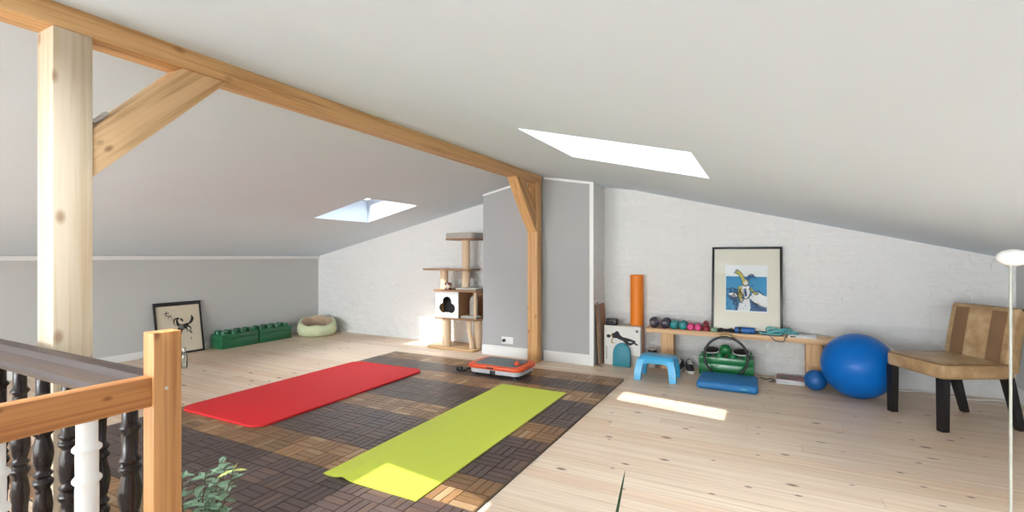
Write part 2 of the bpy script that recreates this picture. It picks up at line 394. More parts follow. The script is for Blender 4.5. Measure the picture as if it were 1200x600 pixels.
def rrect(x0, x1, y0, y1, r, n=6):
    pts = []
    for cx, cy, a0 in ((x1 - r, y1 - r, 0), (x0 + r, y1 - r, 90), (x0 + r, y0 + r, 180), (x1 - r, y0 + r, 270)):
        for k in range(n + 1):
            a = math.radians(a0 + 90 * k / n); pts.append((cx + r * math.cos(a), cy + r * math.sin(a)))
    return pts
def ribbon(pts, w):
    """closed 2D outline of a brush stroke along pts with widths w"""
    n = len(pts); ww = w if isinstance(w, (list, tuple)) else [w] * n
    L, R = [], []
    for i in range(n):
        a = Vector(pts[max(0, i - 1)]); b = Vector(pts[min(n - 1, i + 1)]); t = (b - a)
        t = t.normalized() if t.length > 1e-9 else Vector((1, 0)); nn = Vector((-t.y, t.x)); p = Vector(pts[i])
        L.append(p + nn * ww[i] / 2); R.append(p - nn * ww[i] / 2)
    return L, R
def smoothline(ctrl, n=6):
    out = []
    P = [Vector(c) for c in ctrl]
    for i in range(len(P) - 1):
        p0 = P[max(0, i - 1)]; p1 = P[i]; p2 = P[i + 1]; p3 = P[min(len(P) - 1, i + 2)]
        for k in range(n):
            t = k / n
            out.append(0.5 * ((2 * p1) + (p2 - p0) * t + (2 * p0 - 5 * p1 + 4 * p2 - p3) * t * t + (3 * p1 - p0 - 3 * p2 + p3) * t ** 3))
    out.append(P[-1]); return out
class Art:
    """flat printed shapes in the local XZ plane, facing -Y"""
    def __init__(self, mb, y): self.mb = mb; self.y = y
    def poly(self, mi, pts):
        self.y -= 0.00035; self.mb.mi = mi
        self.mb.face([(p[0], self.y, p[1]) for p in pts]); return self
    def stroke(self, mi, ctrl, w, n=5):
        pts = smoothline(ctrl, n) if len(ctrl) > 2 else [Vector(c) for c in ctrl]
        if isinstance(w, (list, tuple)):
            ws = []
            for i in range(len(pts)):
                t = i / (len(pts) - 1) * (len(w) - 1); k = min(int(t), len(w) - 2); ws.append(w[k] + (w[k + 1] - w[k]) * (t - k))
        else: ws = w
        L, R = ribbon(pts, ws); self.y -= 0.00035; self.mb.mi = mi
        for i in range(len(L) - 1):
            self.mb.face([(L[i][0], self.y, L[i][1]), (R[i][0], self.y, R[i][1]), (R[i + 1][0], self.y, R[i + 1][1]), (L[i + 1][0], self.y, L[i + 1][1])])
        return self
    def disc(self, mi, c, rx, rz, n=18, a=0.0):
        return self.poly(mi, [(c[0] + rx * math.cos(t) * math.cos(a) - rz * math.sin(t) * math.sin(a), c[1] + rx * math.cos(t) * math.sin(a) + rz * math.sin(t) * math.cos(a)) for t in [2 * PI * k / n for k in range(n)]])

# ------------------------------------------------------------------ the room shell
XL, XR, YB, YF = -6.44, 1.85, 5.45, -7.0
RX, RZ = -2.3, 2.119
KX, KZ = -1.3, 1.945                                   # the right slope flattens above this line
def zc(x):
    if x <= RX: return 1.2 + (RZ - 1.2) * (x - XL) / (RX - XL)
    if x <= KX: return RZ + (KZ - RZ) * (x - RX) / (KX - RX)
    return KZ + (1.165 - KZ) * (x - KX) / (XR - KX)
HX0, HX1, HY0, HY1 = -3.0, -1.445, -1.7, 0.69          # stair opening
mb = MB()
for (a, b_, c, d) in ((XL, HX0, YF, YB), (HX1, XR, YF, YB), (HX0, HX1, HY1, YB), (HX0, HX1, YF, HY0)):
    mb.bx(a, b_, c, d, -0.25, 0)
struct('floor', mb, 'floor')
mb = MB()
mb.bx(HX0 - .05, HX0, HY0, HY1, -2.6, -0.25).bx(HX1, HX1 + .05, HY0, HY1, -2.6, -0.25).bx(HX0, HX1, HY1, HY1 + .05, -2.6, -0.25).bx(HX0, HX1, HY0 - .05, HY0, -2.6, -0.25)
struct('wall_stairwell', mb, 'white')
mb = MB().bx(HX0, HX1, HY0, HY1, -2.7, -2.6); struct('floor_stairwell', mb, 'floor')

SKY = {1: (-1.25, -0.31, 2.44, 3.33), 2: (-4.50, -3.70, 3.74, 4.57), 3: (-2.05, -1.23, -0.20, 0.72), 4: (0.95, 1.60, 1.30, 2.15), 5: (-4.5, -3.7, -1.5, -0.6)}  # the last two are unseen roof openings added to brighten the room
mb = MB()
def slope(x0, x1, holes):
    xs = sorted({x0, x1, *([KX] if x0 < KX < x1 else []), *[h[0] for h in holes], *[h[1] for h in holes]}); ys = sorted({YF, YB, *[h[2] for h in holes], *[h[3] for h in holes]})
    for a, b_ in zip(xs, xs[1:]):
        for c, d in zip(ys, ys[1:]):
            mx, my = (a + b_) / 2, (c + d) / 2
            if any(h[0] < mx < h[1] and h[2] < my < h[3] for h in holes): continue
            lo = [(a, c, zc(a)), (b_, c, zc(b_)), (b_, d, zc(b_)), (a, d, zc(a))]
            up = [(x, y, z + 0.30) for x, y, z in lo]
            mb.face(lo[::-1]); mb.face(up)
    for h in holes:
        xm_ = [KX] if h[0] < KX < h[1] else []
        q = [(h[0], h[2])] + [(x, h[2]) for x in xm_] + [(h[1], h[2]), (h[1], h[3])] + [(x, h[3]) for x in xm_] + [(h[0], h[3])]
        for (xa, ya), (xb, yb) in zip(q, q[1:] + q[:1]):
            mb.face([(xa, ya, zc(xa)), (xb, yb, zc(xb)), (xb, yb, zc(xb) + 0.30), (xa, ya, zc(xa) + 0.30)])
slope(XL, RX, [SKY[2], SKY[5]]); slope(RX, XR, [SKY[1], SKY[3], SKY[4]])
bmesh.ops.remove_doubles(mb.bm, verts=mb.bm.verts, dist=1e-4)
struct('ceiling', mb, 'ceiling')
for k, (x0, x1, y0, y1) in SKY.items():
    w = bpy.data.objects.new('window_%d' % k, None); COL.objects.link(w); w['kind'] = 'structure'
    w.location = ((x0 + x1) / 2, (y0 + y1) / 2, 0); cx, cy = w.location[0], w.location[1]
    fm = MB(); e = 0.045; zt = 0.27
    def quadbar(a, b_, c, d):
        lo = [(a, c), (b_, c), (b_, d), (a, d)]
        ring = lambda dz: [(x - cx, y - cy, zc(x) + zt + dz) for x, y in lo]
        fm.loft([ring(0), ring(0.06)])
    quadbar(x0, x1, y0, y0 + e * 0.4); quadbar(x0, x1, y1 - e, y1); quadbar(x0, x0 + e, y0 + e * .4, y1 - e); quadbar(x1 - e, x1, y0 + e * .4, y1 - e)
    f = fm.build('window_frame', 'white', w, None)
    g = MB(); g.face([(x - cx, y - cy, zc(x) + zt + 0.03) for x, y in ((x0 + e, y0 + e * .4), (x1 - e, y0 + e * .4), (x1 - e, y1 - e), (x0 + e, y1 - e))])
    g.build('pane', 'glass', w, None)
    if k == 1:  # unseen sheet added under the pane to shorten the sun patch below
        g = MB(); ym = y0 + 0.34
        g.face([(x - cx, y - cy, zc(x) + zt - 0.005) for x, y in ((x0, ym), (x1, ym), (x1, y1), (x0, y1))])
        g.tube([(x0 - cx + .01, ym - cy, zc(x0) + zt - .012), (x1 - cx - .01, ym - cy, zc(x1) + zt - .012)], 0.008)
        g.build('sun_baffle', 'sun_baffle', w, None)
# walls
mb = MB().bx(XL - .15, XL, YF, YB, -0.25, zc(XL) + .02); struct('wall_left', mb, 'grey')
mb = MB().bx(XR, XR + .15, YF, YB, -0.25, zc(XR) + .02); struct('wall_right', mb, 'grey')
gable = [(XL - .15, -0.25), (XR + .15, -0.25), (XR + .15, zc(XR) + .02), (KX, KZ + .03), (RX, RZ + .03), (XL - .15, zc(XL) + .02)]
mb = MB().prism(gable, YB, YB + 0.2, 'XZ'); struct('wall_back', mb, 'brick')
mb = MB().prism(gable, YF - 0.2, YF, 'XZ'); struct('wall_front', mb, 'white')
w = bpy.data.objects.new('window_6', None); COL.objects.link(w); w['kind'] = 'structure'; w.location = (-2.3, YF, 0)  # unseen glazing added on the solid rear wall to go with the fill lights
fm = MB()
for x in (-1.85, -0.62, 0.62, 1.85): fm.bx(x - .03, x + .03, 0, .03, 0.15, 1.95)
fm2 = MB()
fm.bx(-1.88, 1.88, 0, .03, .12, .18).bx(-1.88, 1.88, 0, .03, 1.92, 1.97); fm.build('window_frame', 'white', w, None)
for xc_ in (-2.9, 3.05):
    for x in (-.95, 0, .95): fm2.bx(xc_ + x - .03, xc_ + x + .03, 0, .03, .18, 1.1)
    fm2.bx(xc_ - .98, xc_ + .98, 0, .03, .13, .19).bx(xc_ - .98, xc_ + .98, 0, .03, 1.08, 1.14)
fm2.build('window_frame', 'white', w, None)
for x in (-3.375, -2.425, 2.575, 3.525): MB().bx(x - .44, x + .44, .005, .012, .19, 1.08).build('pane', 'glass', w, None)
for x in (-1.235, 0, 1.235):
    MB().bx(x - .58, x + .58, 0.005, .012, .18, 1.92).build('pane', 'glass', w, None)
# chimney breast
CX0, CX1, CY = -3.05, -1.65, 5.03
mb = MB()
def chim_ring(y): return [(CX0, y, 0), (CX1, y, 0), (CX1, y, zc(CX1) + .01), (RX, y, RZ + .01), (CX0, y, zc(CX0) + .01)]
A, B = chim_ring(CY), chim_ring(YB)
mb.mi = 0; mb.face(A); mb.mi = 1
for i in range(5): mb.face([A[i], B[i], B[(i + 1) % 5], A[(i + 1) % 5]])
bmesh.ops.recalc_face_normals(mb.bm, faces=mb.bm.faces)
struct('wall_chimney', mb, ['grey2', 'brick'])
# trims and skirting
mb = MB().bx(XL, XL + .025, YF, YB, 1.155, 1.20, .004); struct('trim_1', mb, 'white')
mb = MB().bx(CX1 - .035, CX1 + .012, CY - .018, CY + .01, 0, zc(CX1) - .002, .004); struct('trim_2', mb, 'white')
mb = MB().prism([(RX + .07, zc(RX + .07) - .025), (CX1, zc(CX1) - .025), (CX1, zc(CX1)), (RX + .07, zc(RX + .07))], CY - .014, CY, 'XZ'); struct('trim_3', mb, 'white')
mb = MB().prism([(CX0, zc(CX0) - .02), (RX - .07, zc(RX - .07) - .02), (RX - .07, zc(RX - .07)), (CX0, zc(CX0))], CY - .012, CY, 'XZ'); struct('trim_4', mb, 'white')
mb = MB().bx(XL, XL + .014, YB - .014, YB, 0.0, 1.155); struct('trim_5', mb, 'white')
mb = MB().bx(XL, XL + .016, YF, YB, 0, 0.085, .004); struct('baseboard_left', mb, 'white')
mb = MB().bx(XR - .016, XR, YF, YB, 0, 0.12, .004); struct('baseboard_right', mb, 'white')
mb = MB().bx(CX0 - .012, RX - .065, CY - .016, CY, 0, 0.12, .004).bx(RX + .065, CX1 - .035, CY - .016, CY, 0, 0.12, .004); struct('baseboard_chimney', mb, 'white')

# ------------------------------------------------------------------ timber frame
o = MB().bx(-.07, .065, -7.75, 4.18, 0, 0.088, .004).build('ceiling_beam', 'beam', None, 30, (RX, .8, 2.022))
tag(o, 'long pine ridge beam running under the sloping white ceiling', 'beam')
o = MB().bx(-.062, .07, -.06, .055, 0, 2.021, .004).build('timber_post', 'post', None, 30, (RX, .80, 0))
tag(o, 'pale pine post standing behind the dark banister, with a brace to the ridge beam', 'post')
o = MB().prism([(0.856, 1.495), (1.375, 2.021), (1.175, 2.021), (0.856, 1.675)], -.065, .055, 'YZ', .003).build('timber_brace', 'brace', None, 30, (RX, 0, 0))
tag(o, 'knotty diagonal brace between the near pine post and the ridge beam', 'brace')
o = MB().box((0, 0, 0), (.035, .07, .014), .004).build('switch_box', 'white', None, 30, (RX - .01, .905, 1.742), (math.radians(47), 0, 0))
tag(o, 'small white plastic piece on top of the knotty brace', 'fitting')
o = MB().bx(-.06, .06, -.06, .06, 0, 2.021, .004).build('timber_post', 'rearpost', None, 30, (RX, 4.915, 0))
tag(o, 'slim orange-toned timber post standing against the grey chimney breast', 'post')
br = []
for t in [i / 8 for i in range(9)]:
    y = 4.37 + (4.856 - 4.37) * t; z = 2.021 + (1.47 - 2.021) * t - 0.02 * math.sin(PI * t); br.append((y, z))
poly = br + [(4.856, 1.68)] + [(4.56, 2.021)]
o = MB().prism(poly, -.058, .05, 'YZ', 0).build('timber_brace', 'brace2', None, 30, (RX, 0, 0))
tag(o, 'short orange-toned brace under the ridge beam at the chimney post', 'brace')

# ------------------------------------------------------------------ wooden tile flooring
DZ = 0.02
mb = MB(); lay = mb.bm.loops.layers.float_color.new('tone')
TX, TY = 0.285, 0.30; X0, YT = -4.04, 4.57
brown = {0, 2, 5, 8, 11}
bmd = mb.bm
def slat(x0, x1, y0, y1, col):
    v = [bmd.verts.new(p) for p in ((x0, y0, .006), (x1, y0, .006), (x1, y1, .006), (x0, y1, .006), (x0 + .001, y0 + .001, DZ), (x1 - .001, y0 + .001, DZ), (x1 - .001, y1 - .001, DZ), (x0 + .001, y1 - .001, DZ))]
    for q in ((4, 5, 6, 7), (0, 1, 5, 4), (1, 2, 6, 5), (2, 3, 7, 6), (3, 0, 4, 7)):
        f = bmd.faces.new([v[i] for i in q]); f.material_index = 0
        for l in f.loops: l[lay] = (*col, 1)
for r in range(12):
    for c in range(10):
        tone = random.uniform(.85, 1.15)
        for i in range(2):
            for j in range(2):
                x0 = X0 + c * TX + i * TX / 2; y1 = YT - r * TY - j * TY / 2; y0 = y1 - TY / 2; x1 = x0 + TX / 2
                bt = tone * random.uniform(.85, 1.18)
                for s in range(3):
                    k = bt * random.uniform(.88, 1.14)
                    base = s2l(146, 110, 74) if r in brown else s2l(84, 68, 64)
                    if r in brown and random.random() < .12: base = s2l(170, 140, 104)
                    if r not in brown and random.random() < .15: base = s2l(98, 76, 66)
                    col = tuple(min(1, b_ * k) for b_ in base); g = .002
                    if (i + j) % 2 == 0: slat(x0 + g, x1 - g, y0 + s * TY / 6 + g * .8, y0 + (s + 1) * TY / 6 - g * .8, col)
                    else: slat(x0 + s * TX / 6 + g * .8, x0 + (s + 1) * TX / 6 - g * .8, y0 + g, y1 - g, col)
mb.mi = 1; mb.bx(X0, X0 + 10 * TX, YT - 12 * TY, YT, 0, 0.008)
o = mb.build('tile_flooring', ['slat', 'black'], None, None)
tag(o, 'dark and brown wooden basketweave floor tiles clicked together under the exercise mats', 'floor tiles')

# ------------------------------------------------------------------ exercise mats
o = MB().prism(rrect(-.47, .47, -.925, .925, .11, 8), 0, .016, 'XY', .004).build('exercise_mat', 'red', None, 30, (-3.53, 2.985, DZ), (0, 0, math.radians(0.6)))
tag(o, 'thick red exercise mat with rounded corners on the wooden tiles', 'mat')
mb = MB(); b = bmesh.new()
nx, ny = 36, 40
def hz(x, y):
    a = math.exp(-((x + .175 + .05 * (y + 1.02)) / .035) ** 2) * max(0.0, 1 - (y + 1.02) / .5) * .014
    return a + .0008 * math.sin(9 * x + 4 * y)
grid = [[(-.315 + .63 * i / nx, -1.015 + 2.03 * j / ny) for i in range(nx + 1)] for j in range(ny + 1)]
top = [[b.verts.new((x, y, .006 + max(0, hz(x, y)))) for x, y in row] for row in grid]
bot = [[b.verts.new((x, y, max(0, hz(x, y)))) for x, y in row] for row in grid]
for j in range(ny):
    for i in range(nx):
        b.faces.new((top[j][i], top[j][i + 1], top[j + 1][i + 1], top[j + 1][i])); b.faces.new((bot[j][i], bot[j + 1][i], bot[j + 1][i + 1], bot[j][i + 1]))
for i in range(nx):
    b.faces.new((top[0][i + 1], top[0][i], bot[0][i], bot[0][i + 1])); b.faces.new((top[ny][i], top[ny][i + 1], bot[ny][i + 1], bot[ny][i]))
for j in range(ny):
    b.faces.new((top[j][0], top[j + 1][0], bot[j + 1][0], bot[j][0])); b.faces.new((top[j + 1][nx], top[j][nx], bot[j][nx], bot[j + 1][nx]))
o = mb.merge(b).build('yoga_mat', 'yellow', None, 40, (-1.803, 2.83, DZ), (0, 0, math.radians(0.6)))
tag(o, 'lime yellow yoga mat on the wooden tiles, its near end in the sun', 'mat')

# ------------------------------------------------------------------ vibration plate
t = thing('vibration_plate', 'orange and grey vibration platform on the tiles beyond the lime mat', 'fitness machine', (-2.34, 4.225, DZ))
MB().prism(rrect(-.28, .28, -.19, .19, .07), .022, .072, 'XY', .012).build('base_housing', 'lightgrey', t)
MB().prism(rrect(-.305, .305, -.21, .21, .085), .068, .108, 'XY', .014).build('body', 'plateorange', t)
tp = MB().prism(rrect(-.235, .235, -.165, .165, .05), .106, .1145, 'XY', .003).build('standing_pad', 'midgrey', t); tp['label'] = 'dark grey standing pad'
MB().bx(-.06, .02, -.2125, -.207, .083, .096, .002).build('display', 'black', t)
MB().lathe([(0.0, .113), (.028, .113), (.03, .12), (.024, .135), (.012, .15), (0, .152)], (.20, -.06, 0), 20).build('knob', 'plateorange', t)
for x, y in ((-.22, -.15), (.22, -.15), (-.22, .15), (.22, .15)):
    MB().lathe([(.0, 0), (.034, 0), (.034, .008), (.022, .026), (0, .026)], (x, y, 0), 16).build('foot', 'black', t)
MB().bx(-.03, .03, -.197, -.18, .024, .062, .004).build('port_cover', 'black', t)
t2 = MB().tube(smoothline([(-.30, -.02, .03), (-.34, -.03, .02), (-.375, -.07, .016), (-.36, -.13, .012), (-.40, -.15, .012), (-.43, -.12, .012)], 5), .009, 8)
t2.box((-.44, -.11, .02), (.06, .04, .036), .008).build('power_cord', 'black', t)

# ------------------------------------------------------------------ cat tree
t = thing('cat_tree', 'beige cat tree with white cloud-door box and top bed beside the chimney', 'cat tree', (-3.55, 5.2, 0))
def cl(x): return x + 3.55
MB().prism(rrect(-.375, .375, -.19, .22, .07), 0, .03, 'XY', .006).build('base', 'catwood', t)
MB().lathe([(.058, .03), (.06, .05), (.06, .37), (.058, .385)], (cl(-3.655), -.09, 0), 20).build('post', 'sisal', t)
MB().lathe([(.034, .03), (.034, .385)], (cl(-3.76), .10, 0), 16).build('post', 'sisal', t)
MB().lathe([(.052, .03), (.054, .05), (.054, .37), (.052, .385)], (cl(-3.235), .0, 0), 20).build('post', 'sisal', t)
MB().tube(smoothline([(cl(-3.30), -.10, .385), (cl(-3.295), -.10, .25), (cl(-3.265), -.10, .12), (cl(-3.26), -.10, .03)], 5), .03, 10).build('scratch_horn', 'sisal', t)
bx0, bx1, by0, by1, bz0, bz1 = cl(-3.785), cl(-3.165), -.15, .19, .385, .765
MB().bx(bx0 - .01, bx1 + .01, by0 - .012, by1, bz0, bz0 + .022, .003).build('box_floor', 'catedge', t)
MB().bx(bx0 - .02, bx1 + .015, by0 - .02, by1, bz1 - .022, bz1, .003).build('box_roof', 'catedge', t)
xm = cl(-3.43)
# cloud door panel with a hole: outline bridged to a trefoil
outer = []; hole = []
pcx, pcz = (bx0 + xm) / 2, .565
for k in range(72):
    a = 2 * PI * k / 72
    lobes = max([(lambda cx, cz, r: (lambda b_, c: b_ + math.sqrt(max(0, b_ * b_ - c)) if b_ * b_ - c > 0 else 0)(cx * math.cos(a) + cz * math.sin(a), cx * cx + cz * cz - r * r))(*L) for L in ((0, .045, .068), (-.062, -.035, .062), (.062, -.035, .062), (0, -.03, .06))])
    hole.append((pcx + lobes * math.cos(a), pcz + lobes * math.sin(a)))
    hw, hh = (xm - bx0) / 2, (bz1 - bz0 - .044) / 2
    s = min(hw / max(1e-6, abs(math.cos(a))), hh / max(1e-6, abs(math.sin(a))))
    outer.append((pcx + s * math.cos(a), (bz0 + bz1) / 2 + s * math.sin(a)))
mb = MB()
for i in range(72):
    j = (i + 1) % 72
    for y in (by0, by0 + .014):
        q = [(outer[i][0], y, outer[i][1]), (outer[j][0], y, outer[j][1]), (hole[j][0], y, hole[j][1]), (hole[i][0], y, hole[i][1])]
        mb.face(q if y == by0 else q[::-1])
    mb.face([(hole[i][0], by0, hole[i][1]), (hole[j][0], by0, hole[j][1]), (hole[j][0], by0 + .014, hole[j][1]), (hole[i][0], by0 + .014, hole[i][1])])
bmesh.ops.remove_doubles(mb.bm, verts=mb.bm.verts, dist=1e-5)
cp = mb.build('cloud_door_panel', 'catwhite', t, None); cp['label'] = 'white panel with a cloud-shaped entrance'
MB().bx(bx0 + .016, xm - .016, by0 + .16, by0 + .17, bz0 + .022, bz1 - .022).build('box_lining', 'dplush', t)
MB().bx(bx0, bx0 + .014, by0 + .014, by1, bz0 + .022, bz1 - .022).build('side_panel', 'catwood', t)
MB().bx(xm - .012, xm + .004, by0 + .014, by1, bz0 + .022, bz1 - .022).build('side_panel', 'catedge', t)
MB().bx(xm, bx1, by1 - .012, by1, bz0 + .022, bz1 - .022).build('back_panel', 'catedge', t)
arch = [(xm + .065, bz0 + .03), (xm + .175, bz0 + .03)] + [(xm + .12 + .055 * math.cos(a), .60 + .085 * math.sin(a)) for a in [PI * k / 12 for k in range(13)]]
MB().prism(arch, by0 + .16, by0 + .19, 'XZ', .004).build('arched_pad', 'plush', t)
MB().bx(xm + .02, bx1 - .01, by0 + .01, by0 + .15, bz0 + .022, bz0 + .055, .014).build('cushion', 'plush', t)
MB().lathe([(.018, bz0 + .02), (.018, bz1 - .02)], (bx1 - .03, by0 + .03, 0), 14).build('post', 'sisal', t)
MB().bx(xm - .06, bx1 - .02, by0 + .02, by1 - .03, bz1, bz1 + .03, .014).build('roof_cushion', 'plush', t)
MB().lathe([(.05, .765), (.052, .78), (.052, 1.0), (.05, 1.012)], (cl(-3.755), 0, 0), 20).build('post', 'sisal', t)
leafp = [(cl(-4.10), -.02), (cl(-4.02), -.085), (cl(-3.9), -.115), (cl(-3.75), -.13), (cl(-3.5), -.135), (cl(-3.31), -.12), (cl(-3.27), -.08), (cl(-3.27), .12), (cl(-3.35), .16), (cl(-3.75), .15), (cl(-3.95), .10), (cl(-4.06), .04)]
MB().prism(leafp, 1.010, 1.032, 'XY', .004).build('ledge', 'catedge', t)
MB().bx(cl(-3.62), cl(-3.42), .06, .15, .90, 1.01, .012).build('hanging_pocket', 'plush', t)
MB().lathe([(.05, .765), (.052, .78), (.052, 1.39), (.05, 1.405)], (cl(-3.425), .02, 0), 20).build('post', 'sisal', t)
pb = MB().prism(rrect(cl(-3.645), cl(-3.21), -.17, .20, .06), 1.405, 1.425, 'XY', .004).build('bed_board', 'catedge', t)
outer = rrect(cl(-3.64), cl(-3.215), -.165, .195, .06); inner = rrect(cl(-3.60), cl(-3.255), -.12, .15, .04)
mb = MB(); mb.loft([[(x, y, z) for x, y in p] for p, z in ((outer, 1.425), (outer, 1.48), ([(x * .985 + .0017, y * .985) for x, y in outer], 1.495), (inner, 1.49), (inner, 1.445))])
mb.build('top_bed', 'plush', t)
t = thing('candle_jar', 'small dark red candle jar on the cat tree box roof', 'candle', (-3.625, 5.105, .7655))
MB().lathe([(0, 0), (.040, 0), (.045, .005), (.045, .085), (.042, .088), (.042, .04), (0, .04)], (0, 0, 0), 20).build('jar', 'candle', t)
MB().lathe([(0, .04), (.0415, .04), (.0415, .062), (0, .062)], (0, 0, 0), 20).build('wax', 'label', t)
MB().lathe([(.0455, .025), (.0456, .06)], (0, 0, 0), 20).build('jar_label', 'label', t)

# ------------------------------------------------------------------ power outlet on the chimney
t = thing('power_outlet', 'white double socket with a black plug on the grey chimney breast', 'socket', (-2.708, CY, .192))
MB().bx(-.08, .08, -.012, 0, -.042, .042, .005).build('cover_plate', 'white', t)
for x in (-.04, .04): MB().lathe([(.021, 0), (.024, .002), (.024, .014), (.021, .014), (.02, .004), (0, .004)], (x, 0, 0), 20, (PI / 2, 0, 0)).build('socket_insert', 'white', t)
MB().lathe([(0, 0), (.02, 0), (.018, .03), (.01, .036), (0, .036)], (-.04, -.008, 0), 18, (PI / 2, 0, 0)).build('plug', 'black', t)

# ------------------------------------------------------------------ stair balustrade
t = thing('stair_balustrade', 'timber newel and rail meeting a dark turned banister around the stair opening', 'balustrade', (-1.42, .69, 0))
def rel(x, y): return (x + 1.42, y - .69)
x0, y0 = rel(-1.445, .66); x1, y1 = rel(-1.393, .728)
nw = MB().bx(x0, x1, y0, y1, -.2, 1.0, .003).build('newel_post', 'newel', t); nw['label'] = 'honey-coloured square newel post'
MB().tube([(x1 - .002, (y0 + y1) / 2 - .004, .852), (x1 + .0015, (y0 + y1) / 2 - .004, .852)], .0045, 12).build('bolt', 'steel', nw)
xa, ya = rel(-1.44, -1.6); xb, yb = rel(-1.40, .66)
rl = MB().bx(xa, xb, ya, yb, .81, .887, .003).build('guard_rail', 'rail', t); rl['label'] = 'honey-coloured flat timber rail'
# moulded dark handrail along X
prof = [(-.030, .797), (.030, .797), (.034, .812), (.028, .828), (.034, .846), (.033, .866), (.022, .881), (.006, .887), (-.006, .887), (-.022, .881), (-.033, .866), (-.034, .846), (-.028, .828), (-.034, .812)]
xe = rel(-3.05, 0)[0]; xs_ = rel(-1.445, 0)[0]
hr = MB().loft([[(xe, p[0], p[1]) for p in prof], [(xs_, p[0], p[1]) for p in prof]]).build('handrail', 'darkwood', t, 30); hr['label'] = 'dark stained moulded handrail'
BP = [(.017, -.05), (.02, .02), (.021, .10), (.029, .115), (.029, .13), (.021, .14), (.021, .20), (.028, .212), (.028, .228), (.020, .24), (.0215, .30), (.0265, .355), (.022, .40), (.018, .415), (.027, .43), (.028, .44), (.019, .452), (.027, .464), (.019, .476), (.024, .495), (.0285, .525), (.0275, .55), (.020, .585), (.0195, .592), (.027, .60), (.0275, .608), (.02, .617), (.0265, .626), (.0265, .632), (.019, .642), (.0195, .70), (.0195, .708), (.026, .716), (.0265, .722), (.019, .732), (.0185, .797)]
first = None
for i, x in enumerate((-1.58, -1.765, -1.962, -2.155, -2.347, -2.535, -2.73, -2.92)):
    if first is None:
        first = MB().lathe(BP, (0, 0, 0), 20).build('baluster', 'darkturn', t, 50); first['label'] = 'dark turned baluster'; o = first
    else:
        o = first.copy(); COL.objects.link(o); o.parent = t
    o.location = (rel(x, 0)[0], 0, 0); o.rotation_euler = (0, 0, .3 * i)
WP = [(.020, -.05), (.022, .05), (.022, .14), (.028, .16), (.022, .17), (.022, .45), (.028, .47), (.022, .485), (.0225, .65), (.0215, .66), (.028, .668), (.028, .674), (.0215, .682), (.022, .725), (.0215, .735), (.028, .742), (.028, .748), (.0205, .756), (.0205, .81)]
for y in (.533, .375, .215, .055, -.105, -.265, -.425):
    o = MB().lathe(WP, (0, 0, 0), 20).build('baluster', 'white', t, 50) if y == .533 else w0.copy()
    if y == .533: w0 = o; o['label'] = 'white painted turned baluster'
    else: COL.objects.link(o); o.parent = t
    o.location = (*rel(-1.42, y), 0)
MB().bx(rel(-3.02, 0)[0], rel(-1.44, 0)[0], -.035, .035, -.06, .02, .004).build('bottom_rail', 'darkwood', t)

# ------------------------------------------------------------------ left wall: picture, bottle, storage bricks, cat bed
t = thing('framed_picture', 'black-framed ink drawing of a horse leaning on the grey wall', 'picture', (-6.315, 3.30, 0), PI / 2, None, 0.0)
t.rotation_euler = (math.radians(-9.5), 0, PI / 2)
Wd, Hd = .535, .64
fr = MB(); fw = .02
fr.bx(-Wd / 2, -Wd / 2 + fw, -.012, .012, 0, Hd, .002).bx(Wd / 2 - fw, Wd / 2, -.012, .012, 0, Hd, .002).bx(-Wd / 2 + fw, Wd / 2 - fw, -.012, .012, 0, .024, .002).bx(-Wd / 2 + fw, Wd / 2 - fw, -.012, .012, Hd - .045, Hd, .002)
fr.build('frame', 'frame', t)
mb = MB(); mb.bx(-Wd / 2 + .01, Wd / 2 - .01, 0, .008, .01, Hd - .01)
a = Art(mb, -.0002)
hx, hz_ = .055, .345
a.disc(2, (hx - .02, hz_ - .02), .062, .034, 18, .35)
a.disc(1, (hx + .02, hz_ - .005), .038, .026, 16, .6); a.stroke(1, [(hx - .07, hz_ - .03), (hx - .03, hz_ - .052), (hx + .03, hz_ - .03)], [.006, .012, .006]); a.stroke(1, [(hx - .07, hz_ + .01), (hx - .03, hz_ + .012), (hx + .02, hz_ + .012)], [.008, .006, .006])
a.stroke(1, [(hx - .06, hz_ + .0), (hx - .078, hz_ + .045), (hx - .072, hz_ + .085), (hx - .045, hz_ + .09)], [.045, .026, .02, .012])
a.stroke(1, [(hx - .035, hz_ + .085), (hx - .015, hz_ + .06), (hx - .012, hz_ + .05)], [.026, .02, .01])
a.stroke(1, [(hx - .06, hz_ + .10), (hx - .10, hz_ + .085), (hx - .115, hz_ + .04), (hx - .10, hz_ + .0)], [.006, .018, .012, .003])
a.stroke(1, [(hx + .035, hz_ + .01), (hx + .075, hz_ + .03), (hx + .10, hz_ + .075), (hx + .09, hz_ + .12)], [.012, .03, .036, .004])
for pts in ([(hx - .06, hz_ - .03), (hx - .085, hz_ - .08), (hx - .06, hz_ - .12), (hx - .075, hz_ - .15)], [(hx - .03, hz_ - .04), (hx - .045, hz_ - .10), (hx - .075, hz_ - .14), (hx - .07, hz_ - .18)],
            [(hx + .04, hz_ - .01), (hx + .075, hz_ - .045), (hx + .06, hz_ - .08), (hx + .085, hz_ - .115)], [(hx + .02, hz_ - .03), (hx + .035, hz_ - .07), (hx + .085, hz_ - .09)]):
    a.stroke(1, pts, [.022, .012, .008, .01])
for pts, w_ in (([(-.165, .505), (-.105, .515)], .008), ([(-.13, .535), (-.15, .47)], [.01, .004]), ([(-.145, .485), (-.115, .475), (-.12, .445)], .008), ([(-.10, .485), (-.085, .455)], .01),
                ([(-.075, .44), (-.065, .415)], .004), ([(-.085, .425), (-.06, .43)], .004), ([(.12, .19), (.12, .16)], .008)):
    a.stroke(2 if w_ == .004 else 1, pts, w_)
mb.build('drawing', ['paper', 'ink', 'inkgrey'], t, None)
